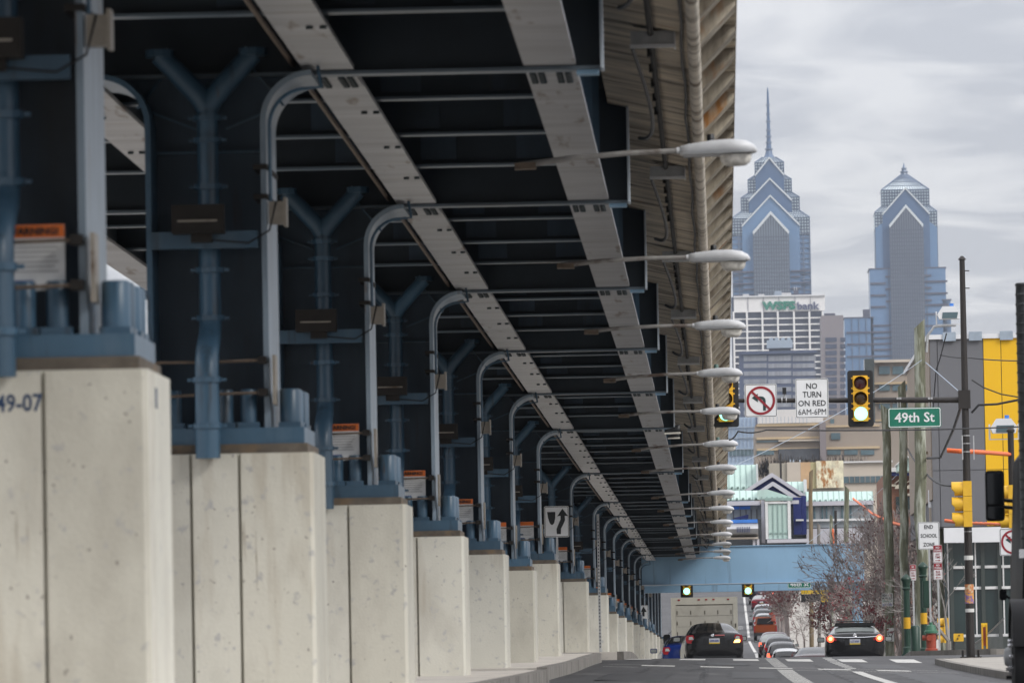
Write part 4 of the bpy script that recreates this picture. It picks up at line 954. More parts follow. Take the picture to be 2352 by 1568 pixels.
# ------------------------------------------------------------------ wires
def wire(label, pts, r=.012, sag=0.0, m='cable', name='overhead_wire', n=14):
    P = [W(*p) for p in pts]; path = []
    for a, c in zip(P, P[1:]):
        for k in range(n):
            t = k / n; q = a.lerp(c, t); q.z -= sag * 4 * t * (1 - t); path.append(q)
    path.append(P[-1])
    o = MB().tube(path, r, 5).build(name, m, None, smooth=True); return tag(o, label, 'wire', 'overhead wires')
wire('thin dark wire from the viaduct edge across the street to the right', [(1675, 1010, 128), (1695, 990, 128.2), (1760, 987, 129), (2360, 979, 140)], .016, .04)
wire('pale diagonal guy wire from a street lamp up to the thick timber pole', [(1692, 1067, 139), (2118, 826, 195)], .008, .15, 'unit_grey')
wire('thick black cable looping from the brown pole to the timber poles', [(2208, 930, MD + 1), (2190, 985, 165), (2160, 1050, 185), (2130, 1052, 195)], .035, .0)
wire('black cable hanging from the curved floodlight arm down the pole', [(2174, 765, 194.8), (2160, 820, 194.8), (2150, 850, 194.8), (2143, 940, 194.8), (2138, 960, 194.8)], .02)
wire('twisted wire from the timber pole toward the yellow wall', [(2160, 815, 195), (2230, 822, 190), (2360, 828, 185)], .018, .03)
wire('black cable running right from the brown pole across the yellow wall', [(2232, 948, MD), (2248, 930, MD), (2290, 928, MD), (2360, 914, MD)], .028)
wire('drooping black cables from the brown pole collar to the right edge', [(2232, 872, MD), (2260, 890, MD), (2300, 905, MD), (2360, 915, MD)], .016)
wire('grey cable sagging from the timber pole to the strapped yellow signal', [(2085, 1030, 246), (2130, 1090, 195), (2190, 1115, MD)], .03, .1)
wire('galvanised brace from the thick timber pole down to the mast arm', [(2126, 832, 195), (2218, 912, MD + .4)], .015, 0, 'unit_grey')
wire('wire crossing in front of the navy gabled station', [(1700, 1330, 292), (1890, 1220, 330), (2060, 1090, 330)], .010, .2, 'unit_grey')
def sleeve(label, pts, r):
    P = [W(*p) for p in pts]; path = []
    for a, c in zip(P, P[1:]):
        for k in range(8): path.append(a.lerp(c, k / 8))
    path.append(P[-1]); b = MB().tube(path, r, 8)
    for k in range(0, len(path), 1): b.lathe([(r * 1.25, -.03), (r * 1.25, .03)], path[k], 8, ax='x')
    return tag(b.build('wire_guard', 'sleeve_orange', None, smooth=True), label, 'wire guard', 'orange wire guards')
sleeve('long sagging orange wire guard crossing the bare trees', [(1960, 1145, 300), (2005, 1180, 280), (2050, 1200, 262), (2070, 1205, 255)], .047)
sleeve('orange wire guard running right from the brown pole across the yellow wall', [(2218, 1036, 152.5), (2270, 1039, 156), (2320, 1043, 160)], .042)
sleeve('short orange wire guard left of the brown pole', [(2178, 1034, 153), (2206, 1036, 152.5)], .042)
sleeve('low orange wire guard above the white fascia', [(2172, 1195, 170), (2195, 1198, 168), (2232, 1201, 166), (2320, 1204, 160)], .034)
sleeve('short upright orange wire guard above the straddle beam', [(1913, 1216, 320), (1915, 1245, 320)], .05)
# transformer on pole D
X0, X1, Z0, Z1 = VR(2132, 1123, 2157, 1165, 239.5); tr = thing('transformer', 'grey cylindrical transformer hung on the slim utility pole', 'transformer', ((X0 + X1) / 2, 239.5, Z0))
MB().lathe([(.19, Z0), (.2, Z0 + .05), (.2, Z1 - .05), (.15, Z1)], ((X0 + X1) / 2, 239.5, 0), 14).build('tank', 'wall_white', tr, smooth=True)
MB().cyl(((X0 + X1) / 2, 239.5, Z1), ((X0 + X1) / 2, 239.5, Z1 + .25), .03, n=8).build('bushing', 'galv', tr)
MB().cyl(((X0 + X1) / 2, 239.5, Z1 + .25), ((X0 + X1) / 2, 239.5, Z1 + 1.7), .012, n=6).build('lead_wire', 'galv', tr)
MB().box((X0 + X1) / 2 - .18, (X0 + X1) / 2 + .1, 239.3, 239.5, Z0 - .65, Z0 - .02).build('cutout_box', 'tan_light', tr)
X, Z = XZ(2152, 1040, 240)
MB().box(X - .55, X + .45, 239.7, 239.8, Z - .04, Z + .06).build('crossarm', 'wood_brown', pD, local=False)
# ------------------------------------------------------------------ grey and yellow building on the right
BD = 236.0
gb = thing('panel_building', 'modern building with grey and yellow wall panels over glass ground floor', 'building', (XZ(2240, 1400, BD)[0], BD, gz(7, BD)))
xL = XZ(2139, 990, BD)[0]; zT = XZ(2230, 778, BD)[1]; zB = XZ(2230, 1208, BD)[1]
MB().box(xL + .05, xL + 12, BD + .05, BD + 30, zB, zT).build('wall_core', 'wall_grey', gb)
cuts = [2139, 2156.5, 2212, 2262, 2303, 2346, 2420]
for k, (a, c) in enumerate(zip(cuts, cuts[1:])):
    x0, x1 = XZ(a, 990, BD)[0], XZ(c, 990, BD)[0]
    zc = zB + (zT - zB) * .30
    for z0, z1 in ((zB, zc - .01), (zc + .01, zT)):
        MB().box(x0 + .012, x1 - .012, BD - .04, BD + .04, z0, z1).build('wall_panel', 'wall_grey' if k < 3 else 'wall_yellow', gb)
MB().box(xL - .02, xL + .045, BD + .1, BD + 28, zB + 1, zT).build('side_wall', 'tan_wall', gb)
MB().box(xL - .1, xL + 12, BD - .12, BD + 30, zT + .002, zT + .17).build('parapet', 'wall_white', gb)
for a in (2165, 2225, 2296): 
    x0 = XZ(a, 775, BD)[0]; MB().box(x0, x0 + .47, BD - .17, BD - .122, zT - .07, zT + .25).build('parapet_clip', 'unit_grey', gb)
x0, x1 = XZ(2166, 1225, BD)[0], xL + 12
zf0, zf1 = XZ(2230, 1246, BD)[1], XZ(2230, 1212, BD)[1]
for q, (a, c) in enumerate(zip((x0, x0 + .75, x0 + 3, x0 + 6), (x0 + .74, x0 + 2.99, x0 + 5.99, x1))): MB().box(a, c, BD - 1.2, BD - .8, zf0, zf1).build('fascia', 'wall_white', gb)
zg0 = gz(7, BD) - .2
MB().box(x0, x1, BD - .6, BD - .55, zg0, zf0 - .004).build('glazing', 'glass_dark', gb)
for k in range(8):
    xx = x0 + .1 + k * .62 * 1.6; MB().box(xx, xx + .05, BD - .66, BD - .601, zg0, zf0 - .01).build('mullion', 'trim_white', gb)
for yv in (1302, 1350, 1459):
    z = XZ(2240, yv, BD)[1]; MB().box(x0 + .2, x1, BD - .68, BD - .61, z - .05, z + .05).build('transom', 'trim_white', gb)
for a in (2180, 2252, 2290): 
    xx = XZ(a, 1350, BD)[0]; MB().box(xx, xx + .14, BD - .75, BD - .69, zg0, zf0 - .02).build('green_fin', 'glass_green', gb)
zf = XZ(2240, 1462, BD)[1]; MB().box(x0 + .3, x1, BD - .82, BD - .76, zg0, zf).build('low_glass', 'glass_green', gb)
# chain-link fence before it
fn = thing('chain_link_fence', 'grey chain-link fence running toward the glass building', 'fence', (XZ(2275, 1480, 205)[0], 205, gz(8, 205)))
pts = [(2228, 1484, 205), (2262, 1462, 200), (2305, 1420, 192)]
for (a, c) in zip(pts, pts[1:]):
    A, C = W(*a), W(*c); 
    for k in range(16):
        t = k / 16; p = A.lerp(C, t); zb = gz(7, p.y)
        MB().tube([(p.x, p.y, zb), (p.x, p.y, p.z)], .008, 4).build('strand', 'fence_wire', fn)
    MB().tube([A, C], .03, 6).build('top_rail', 'fence_wire', fn)
# small bits: yellow vest scaffold stand
X0, X1, Z0, Z1 = VR(2254, 1430, 2268, 1482, 198); st = thing('yellow_stand', 'small yellow and red stand beyond the brown pole', 'stand', (X0, 198, Z0))
for sx in (X0, X1 - .05): MB().box(sx, sx + .05, 197.9, 198, Z0 - .3, Z1 - .05).build('leg', 'band_yellow', st)
MB().box(X0, X1, 197.95, 198.0, Z1 - .12, Z1).build('top_bar', 'banner_yellow', st); MB().box((X0 + X1) / 2 - .04, (X0 + X1) / 2 + .04, 197.96, 198, Z0, Z1 - .12).build('red_bar', 'hyd_red', st)

# ------------------------------------------------------------------ station beyond the straddle beam
SD = 345.0
stn = thing('station_house', 'elevated station with pale green metal roofs and navy gables', 'station', (XZ(1790, 1250, SD)[0], SD, XZ(1790, 1262, SD)[1]))
def sx_(v): return XZ(v, 1150, SD)[0]
def sz_(v): return XZ(1790, v, SD)[1]
def SP(pts, y0, y1, m, name, par=stn): return MB().prism([XZ(a, c, SD) for a, c in pts], 'y', y0, y1).build(name, m, par)
MB().box(sx_(1640), sx_(2010), SD + 5.3, SD + 20, sz_(1250), sz_(1150)).build('concourse', 'panel_dark', stn)
def roof(x0, y0, x1, y1, yy, dp, seams, name='metal_roof'):
    X0, X1, Z0, Z1 = VR(x0, y0, x1, y1, SD)
    b = MB().hexa([(X0, yy, Z0), (X1, yy, Z0), (X1, yy + dp, Z0), (X0, yy + dp, Z0), (X0, yy + dp * .7, Z1), (X1, yy + dp * .7, Z1), (X1, yy + dp, Z1), (X0, yy + dp, Z1)])
    r = b.build(name, 'roof_green', stn)
    for k in range(seams + 1):
        x = X0 + .03 + (X1 - X0 - .06) * k / seams
        MB().hexa([(x - .02, yy - .05, Z0), (x + .02, yy - .05, Z0), (x + .02, yy, Z0), (x - .02, yy, Z0), (x - .02, yy + dp * .7 - .05, Z1), (x + .02, yy + dp * .7 - .05, Z1), (x + .02, yy + dp * .7, Z1), (x - .02, yy + dp * .7, Z1)]).build('standing_seam', 'roof_seam', r)
        if k < seams:
            xs_ = x + (X1 - X0) / seams / 2; z = Z0 + (Z1 - Z0) * .14
            MB().box(xs_ - .06, xs_ + .06, yy - .10, yy + .25, z - .03, z + .05).build('snow_guard', 'roof_seam', r)
    return r
roof(1660, 1058, 1743, 1121, SD + 6, 2, 6)
MB().box(sx_(1740), sx_(1743.5), SD + 5.8, SD + 8.2, sz_(1122), sz_(1056)).build('roof_verge', 'trim_white', stn)
roof(1806, 1097, 1852, 1127, SD + 6, 2, 3)
MB().box(sx_(1850), sx_(1857), SD + 5.7, SD + 8.2, sz_(1131), sz_(1095)).build('roof_verge', 'trim_white', stn)
roof(1853, 1122, 1945, 1148, SD + 4, 2, 7)
roof(1945, 1122, 2010, 1148, SD + 4, 2, 5)
MB().box(sx_(1853), sx_(2010), SD + 3.6, SD + 4, sz_(1159), sz_(1149)).build('gutter', 'trim_lilac', stn)
roof(1655, 1124, 1744, 1147, SD + .8, 2, 6)
SP([(1740, 1125), (1762, 1122.5), (1820, 1141), (1820, 1146), (1740, 1146)], SD + .5, SD + 1.8, 'roof_green', 'porch_roof')
for k in range(6): SP([(1748 + k * 12, 1140), (1751 + k * 12, 1140), (1751 + k * 12, 1143), (1748 + k * 12, 1143)], SD + .4, SD + .5, 'roof_seam', 'snow_guard')
MB().box(sx_(1655), sx_(1746), SD + .3, SD + .8, sz_(1158), sz_(1148.5)).build('gutter', 'trim_lilac', stn)
# navy gables with pale verges
SP([(1720, 1122), (1776, 1090), (1843, 1131), (1850, 1131), (1850, 1135), (1720, 1128)], SD + 4.6, SD + 5.2, 'blue_navy', 'gable_wall')
SP([(1707, 1123), (1772, 1081), (1776, 1081), (1855, 1133), (1840, 1133), (1775, 1090), (1722, 1123)], SD + 4.2, SD + 4.59, 'trim_lilac', 'gable_verge')
SP([(1755, 1124), (1776, 1110), (1840, 1150), (1840, 1165), (1835, 1165)], SD + 3, SD + 3.5, 'blue_navy', 'gable_wall')
SP([(1744, 1123), (1774, 1103), (1778, 1103), (1850, 1148), (1850, 1153), (1838, 1153), (1776, 1112), (1757, 1124)], SD + 2.6, SD + 2.99, 'trim_lilac', 'gable_verge')
MB().box(sx_(1823), sx_(1841), SD + 2.1, SD + 3, sz_(1226), sz_(1140)).build('navy_tower', 'blue_navy', stn)
MB().box(sx_(1841.5), sx_(1853), SD + 2.4, SD + 3, sz_(1226), sz_(1137)).build('navy_tower', 'blue_navy', stn)
MB().box(sx_(1828), sx_(1846), SD + 1.8, SD + 2.09, sz_(1195), sz_(1191)).build('canopy_bar', 'trim_white', stn)
# projecting green bay with white posts
MB().box(sx_(1764), sx_(1808), SD - .2, SD + .3, sz_(1237), sz_(1157)).build('bay_panel', 'roof_green', stn)
for v in (1775, 1786, 1797): MB().box(sx_(v) - .02, sx_(v) + .02, SD - .25, SD - .201, sz_(1237), sz_(1157)).build('standing_seam', 'roof_seam', stn)
for v in (1769.5, 1781, 1792.5, 1803.5): MB().box(sx_(v) - .06, sx_(v) + .06, SD - .26, SD - .205, sz_(1225), sz_(1222)).build('snow_guard', 'roof_seam', stn)
MB().box(sx_(1757), sx_(1763.5), SD - .3, SD + .4, sz_(1237), sz_(1151)).build('white_post', 'trim_white', stn)
MB().box(sx_(1808.5), sx_(1815.5), SD - .3, SD + .4, sz_(1237), sz_(1150)).build('white_post', 'trim_white', stn)
MB().box(sx_(1764), sx_(1808), SD - .28, SD + .4, sz_(1156), sz_(1151.5)).build('white_lintel', 'trim_white', stn)
MB().box(sx_(1757), sx_(1820), SD - .32, SD + .6, sz_(1149.5), sz_(1143)).build('porch_beam', 'roof_seam', stn)
MB().box(sx_(1813), sx_(1835), SD - .1, SD + .5, sz_(1157), sz_(1149)).build('gutter', 'trim_lilac', stn)
MB().box(sx_(1760), sx_(1856), SD - .5, SD + .4, sz_(1246), sz_(1238)).build('sill', 'trim_lilac', stn)
MB().box(sx_(1748), sx_(1756), SD + .2, SD + .9, sz_(1245), sz_(1147)).build('grey_post', 'trim_lilac', stn)
# left glazed lobby, blue fascia and silver barrel canopy
MB().box(sx_(1655), sx_(1747), SD + .9, SD + 1.0, sz_(1190), sz_(1158)).build('lobby_glass', 'glass_grey', stn)
for a, c in ((1683, 1698), (1699, 1723)): MB().box(sx_(a), sx_(c), SD + .8, SD + .89, sz_(1166.5), sz_(1159.5)).build('blue_panel', 'blue_bright', stn)
for v in (1683, 1699, 1712, 1724, 1737): MB().box(sx_(v), sx_(v) + .05, SD + .82, SD + .88, sz_(1190), sz_(1167)).build('mullion', 'panel_dark', stn)
SP([(1686, 1188), (1719, 1180), (1719, 1190), (1686, 1190)], SD + .7, SD + .8, 'blue_navy', 'stair_panel')
MB().box(sx_(1668), sx_(1739), SD - .2, SD + .4, sz_(1199), sz_(1191)).build('blue_fascia', 'blue_bright', stn)
bc = MB()
prof = [(SD - .1, sz_(1199.5)), (SD - .7, sz_(1204)), (SD - .95, sz_(1213)), (SD - .85, sz_(1224)), (SD - .4, sz_(1230)), (SD + .4, sz_(1231)), (SD + .4, sz_(1199.5))]
brl = bc.prism(prof, 'x', sx_(1668), sx_(1740)).build('barrel_canopy', 'alu', stn, smooth=True)
for k in range(8): MB().box(sx_(1691 + k * 4), sx_(1693 + k * 4), SD - .98, SD - .90, sz_(1221), sz_(1208)).build('louvre', 'bank_grey', brl)
MB().box(sx_(1660), sx_(1740), SD - .6, SD + .3, sz_(1236), sz_(1232)).build('canopy_sill', 'tan_light', stn)
for v in (1727, 1736): MB().box(sx_(v), sx_(v) + .14, SD - .4, SD - .2, sz_(1252), sz_(1236.5)).build('canopy_strut', 'trim_lilac', stn)
# right wing glazing
MB().box(sx_(1853), sx_(2010), SD + 3.9, SD + 4.05, sz_(1210), sz_(1160)).build('wing_glass', 'glass_grey', stn)
for v in (1854, 1871, 1889, 1899, 1915, 1935, 1955): MB().box(sx_(v), sx_(v) + .08, SD + 3.8, SD + 3.89, sz_(1192), sz_(1160)).build('mullion', 'tan_glass', stn)
MB().box(sx_(1853), sx_(2010), SD + 3.7, SD + 3.8, sz_(1195), sz_(1190)).build('white_rail', 'trim_white', stn)
MB().box(sx_(1853), sx_(2010), SD + 3.75, SD + 3.89, sz_(1250), sz_(1212)).build('lower_panel', 'trim_lilac', stn)

# ------------------------------------------------------------------ mid-distance buildings
def block(name, label, d, x0, y0, x1, m, depth=30, parts=True, ground=None):
    X0, X1, Z0, Z1 = VR(x0, y0, x1, 1340, d)
    t = thing(name, label, 'building', ((X0 + X1) / 2, d, gz(0, d)))
    MB().box(X0, X1, d, d + depth, gz(0, d) - 1, Z1).build('wall', m, t)
    return t
def quad(t, d, x0, y0, x1, y1, m, name, dp=.3, proud=.3):
    X0, X1, Z0, Z1 = VR(x0, y0, x1, y1, d)
    return MB().box(X0, X1, d - proud, d - proud + dp - .002, Z0, Z1).build(name, m, t)
mb = block('mural_building', 'building behind the station with an abstract painted mural wall', 900, 1770, 1062, 1940, 'mural_a', 12)
quad(mb, 900, 1839, 1061, 1862, 1122, 'mural_b', 'mural_field'); quad(mb, 900, 1862.3, 1061, 1874.5, 1122, 'mural_c', 'mural_field')
quad(mb, 900, 1875, 1058, 1937, 1120, 'mural_hot', 'mural_picture', .2, .65); quad(mb, 900, 1808, 1061, 1838.7, 1122, 'tan_light', 'mural_field')
for x in (1814, 1821, 1836): quad(mb, 901, x, 1055, x + 3, 1062, 'unit_grey', 'roof_vent', .5, .2)
X0, X1, Z0, Z1 = VR(1791, 1043, 1796, 1130, 400); ch = thing('black_flue', 'slim black flue rising behind the navy gable', 'flue', (X0, 400, Z0)); MB().lathe([((X1 - X0) / 2, Z0 - 1), ((X1 - X0) / 2, Z1), ((X1 - X0) / 2.6, Z1 + .05)], ((X0 + X1) / 2, 400, 0), 10).build('pipe', 'mast_brown', ch, smooth=True)
lb = block('low_tan_building', 'low tan building with long window strip right of the mural', 940, 1937, 1060, 2050, 'tan_light', 15)
quad(lb, 940, 1938, 1093, 2050, 1108, 'tan_glass', 'window_strip'); quad(lb, 940, 1937, 1058, 2050, 1062, 'roof_white', 'coping', .6, .5)
for x in range(1950, 2046, 12): quad(lb, 940, x, 1093, x + 1.5, 1108, 'tan_wall', 'mullion', .1, .42)
bk = block('brick_building', 'red brick building with pale stone arches behind the timber poles', 400, 2030, 1092, 2140, 'brick', 16)
quad(bk, 400, 2030, 1083, 2140, 1092, 'blue_navy', 'eave_band', .6, .5); quad(bk, 400, 2030, 1073, 2140, 1083, 'roof_white', 'parapet', .8, .7)
quad(bk, 400, 2030, 1112, 2058, 1117, 'stone_trim', 'stone_band'); quad(bk, 400, 2078, 1133, 2100, 1138, 'stone_trim', 'stone_band')
for cx0 in (2066, 2092):
    X, Z = XZ(cx0, 1122, 400); k = 400 / F
    MB().prism([(X + 11 * k * math.cos(R_(a)), Z + 10 * k * math.sin(R_(a))) for a in range(0, 181, 20)], 'y', 399.6, 399.98).build('stone_arch', 'stone_trim', bk)
    MB().prism([(X - 12 * k, Z + 12 * k), (X, Z + 22 * k), (X + 12 * k, Z + 12 * k), (X + 10 * k, Z + 12 * k), (X, Z + 19 * k), (X - 10 * k, Z + 12 * k)], 'y', 399.6, 399.98).build('stone_gable', 'stone_trim', bk)
    quad(bk, 400, cx0 - 8, 1140, cx0 + 8, 1180, 'glass_dark', 'window', .1, .12)
X, Z = XZ(2081, 1077, 395); k = 395 / F
cu = thing('green_cupola', 'small pale green gabled cupola above the brick building', 'cupola', (X, 395, Z))
MB().prism([(X - 20 * k, Z - 5 * k), (X + 20 * k, Z - 5 * k), (X + 20 * k, Z + 10 * k), (X, Z + 28 * k), (X - 20 * k, Z + 10 * k)], 'y', 394, 398).build('gable', 'roof_green', cu)
MB().prism([(X - 23 * k, Z + 8 * k), (X, Z + 29 * k), (X + 23 * k, Z + 8 * k), (X + 23 * k, Z + 11 * k), (X, Z + 32 * k), (X - 23 * k, Z + 11 * k)], 'y', 393.7, 398.2).build('verge', 'trim_white', cu)

# tan campus complex
td = 1050
tc_ = block('tan_campus_building', 'wide tan campus building with cream bands and window strips', td, 1738, 973, 2030, 'tan_wall', 60)
quad(tc_, td, 1738, 972, 1883, 978, 'tan_band', 'cream_band'); quad(tc_, td, 1738, 1003, 1883, 1008, 'tan_band', 'cream_band'); quad(tc_, td, 1788, 1009.5, 1885, 1013, 'tan_light', 'pale_ledge', 1, 1)
quad(tc_, td, 1738, 1011, 1883, 1014, 'tan_glass', 'shadow_strip', .1, .2); quad(tc_, td, 1738, 1027, 2020, 1032, 'tan_band', 'cream_band')
quad(tc_, td, 1738, 1033, 1778, 1044, 'tan_glass', 'window_strip', .2, .25); quad(tc_, td, 1788, 1030, 1882, 1056, 'panel_dark', 'recess', .2, .45)
quad(tc_, td, 1883, 970, 1897, 1060, 'brown_slab', 'stair_tower', 2, 2)
for x in (1900, 1939, 1977): quad(tc_, td, x, 1033, x + 31, 1044, 'tan_glass', 'window_strip', .2, .25)
quad(tc_, td, 1909, 994, 1930, 1009, 'tan_glass', 'window', .2, .25); quad(tc_, td, 1897, 976, 2020, 980, 'tan_band', 'cream_band')
quad(tc_, td + 8, 1740, 942, 1890, 973, 'roof_white', 'plant_storey', 6, 4); quad(tc_, td + 8, 1890, 955, 1960, 981, 'tan_wall', 'plant_storey', 6, 4)
quad(tc_, td + 8, 1906, 964, 1915, 979, 'tan_glass', 'window', .2, 4.3)
for k in range(14): quad(tc_, td, 1742 + k * 8.5, 957, 1743.2 + k * 8.5, 972, 'unit_grey', 'roof_fin', .2, .6)
rt = block('tan_office_block', 'tan office block with glazed green corner behind the mast arm', 1200, 2008, 828, 2108, 'tan_wall', 40)
quad(rt, 1200, 1986, 826, 2008, 1000, 'glass_green', 'glass_corner', 6, 4); quad(rt, 1200, 2008, 826, 2108, 832, 'tan_light', 'cornice', 1, 1)
for y in (841, 884, 925, 968):
    for x in (2019, 2050, 2078): quad(rt, 1200, x, y, x + (25 if x < 2070 else 22), y + (18 if y < 860 else 13), 'tan_glass', 'window', .2, .3)
for y in (877, 920, 962): quad(rt, 1200, 2008, y, 2108, y + 5, 'tan_band', 'cream_band', .4, .5)
pb = block('pale_glass_block', 'pale blue glass block low at the foot of the left tower', 1500, 1664, 958, 1738, 'pale_blue', 40)
for x in range(1672, 1737, 9): quad(pb, 1500, x, 958, x + 1, 1060, 'unit_grey', 'mullion', .3, .4)
for y in (980, 1004, 1030): quad(pb, 1500, 1664, y, 1738, y + 2, 'unit_grey', 'floor_line', .3, .5)
quad(pb, 1500, 1676, 1030, 1730, 1046, 'tan_glass', 'window', .2, .3)
br = MB(); rr = random.Random(3)
for k in range(900):
    X, Z = XZ(rr.uniform(1742, 1990), 1078 - 26 * rr.random() ** 2, 960 + rr.uniform(-20, 20)); a = rr.uniform(-.5, .5); L = rr.uniform(.8, 2.2)
    br.add([(X - .06, 960 + rr.uniform(-9, 9), Z - 1), (X + .06, 960, Z - 1), (X + a + rr.uniform(-.5, .5), 960, Z - 1 + L)], [(0, 1, 2)])
br.build('brushwood', 'brush', fix=False); tag(bpy.data.objects['brushwood'], 'brown winter brushwood on the rise before the tan building', 'brush', kind='stuff')

# ------------------------------------------------------------------ office towers
bd = 3300
bk_ = block('bank_tower', 'white gridded office tower with WSFS bank lettering', bd, 1686, 680, 1894, 'bank_glass', 60)
quad(bk_, bd, 1685.5, 680, 1894.5, 716, 'bank_white', 'sign_band', 3, 3)
quad(bk_, bd, 1685, 679, 1895, 682, 'trim_white', 'coping', 4, 4)
cols = [1685.5, 1716, 1751.5, 1787, 1824, 1859.5, 1890]
for x in cols: quad(bk_, bd, x, 716, x + 4.2, 1000, 'bank_white', 'pier', 4, 4)
for k in range(17): quad(bk_, bd, 1686, 730 + k * 14.45, 1894, 733 + k * 14.45, 'bank_white', 'spandrel', 2.4, 2.4)
for x in cols[1:-1]: quad(bk_, bd, x + 1.6, 680, x + 2.4, 716, 'tower_band', 'panel_joint', .3, 3.4)
X0, X1, Z0, Z1 = VR(1750, 692.5, 1827, 712.5, bd); text('WSFS', X1 - X0, Z1 - Z0, ((X0 + X1) / 2, bd - 3.3, (Z0 + Z1) / 2), bk_, 'bank_green', bold=.055, depth=.6)
X0, X1, Z0, Z1 = VR(1831, 694, 1882, 711.5, bd); text('bank', X1 - X0, Z1 - Z0, ((X0 + X1) / 2, bd - 3.3, (Z0 + Z1) / 2), bk_, 'bank_grey', bold=.025, depth=.6)
quad(bk_, bd + 10, 1779, 669, 1795, 680, 'unit_grey', 'roof_unit', 6, 3); quad(bk_, bd + 10, 1795, 673, 1817, 680, 'roof_white', 'roof_unit', 6, 3); quad(bk_, bd + 12, 1823, 666, 1834, 680, 'tower_band', 'roof_unit', 6, 3)
for x in (1706, 1742): quad(bk_, bd + 10, x, 676, x + 14, 680, 'roof_white', 'roof_dome', 6, 3)
for x in (1824, 1829): quad(bk_, bd + 10, x, 659, x + 1, 667, 'roof_white', 'antenna', 1, 3)
dk = block('slate_office_block', 'slate blue office block with pale blind strips before bank tower', 2600, 1703, 806, 1876, 'slate_blue', 50)
for r_ in range(8):
    for a, c in ((1708, 1761), (1764.5, 1817.5), (1821, 1874)):
        y = 816.5 + r_ * 18.0; quad(dk, 2600, a, y, c, y + (12.5 if r_ == 0 else 10), 'blind_grey', 'window_strip', .5, .3)
quad(dk, 2600, 1703, 806, 1876, 812, 'slate_blue', 'cornice', 2, 1.6)
quad(dk, 2610, 1761, 783, 1820, 801, 'unit_grey', 'roof_unit', 10, 8); quad(dk, 2608, 1766, 800, 1816, 806, 'tower_band', 'unit_legs', 2, 2)
for x in (1767, 1780, 1794, 1808): quad(dk, 2610, x, 777, x + 8, 783, 'unit_grey', 'fan', 6, 6)
bs = block('brown_slab_tower', 'plain brown slab tower with gridded windows between the tall towers', 3100, 1892, 724, 1943, 'brown_slab', 40)
for k in range(16):
    for a, c in ((1896, 1922), (1930, 1942)): quad(bs, 3100, a, 775 + k * 15.2, c, 785 + k * 15.2, 'bank_glass', 'window_strip', .6, .4)
quad(bs, 3105, 1893, 720, 1918, 724, 'tower_band', 'roof_unit', 5, 3)
quad(bk_, bd - 300, 1846, 900, 1876, 1000, 'pale_blue', 'podium', 3, 3)

def pyr(b, x, y, hw0, hw1, z0, z1, m=0):
    return b.hexa([(x - hw0, y - hw0, z0), (x + hw0, y - hw0, z0), (x + hw0, y + hw0, z0), (x - hw0, y + hw0, z0), (x - hw1, y - hw1, z1), (x + hw1, y - hw1, z1), (x + hw1, y + hw1, z1), (x - hw1, y + hw1, z1)], m)
def gable(t, ax, d, hw, ze, za, zb, m, nm, trim='tower_trim', tw=.9, proud=1.0, front=None):
    yf = front
    MB().prism([(ax - hw, zb), (ax + hw, zb), (ax + hw, ze), (ax, za), (ax - hw, ze)], 'y', yf - proud, yf + 2).build(nm, m, t)
    if trim:
        for s in (-1, 1):
            MB().prism([(ax, za), (ax, za + tw * 1.5), (ax + s * (hw + tw * .3), ze + tw * .5), (ax + s * hw, ze - tw * .9)], 'y', yf - proud - .8, yf - proud - .02).build('gable_trim', trim, t)
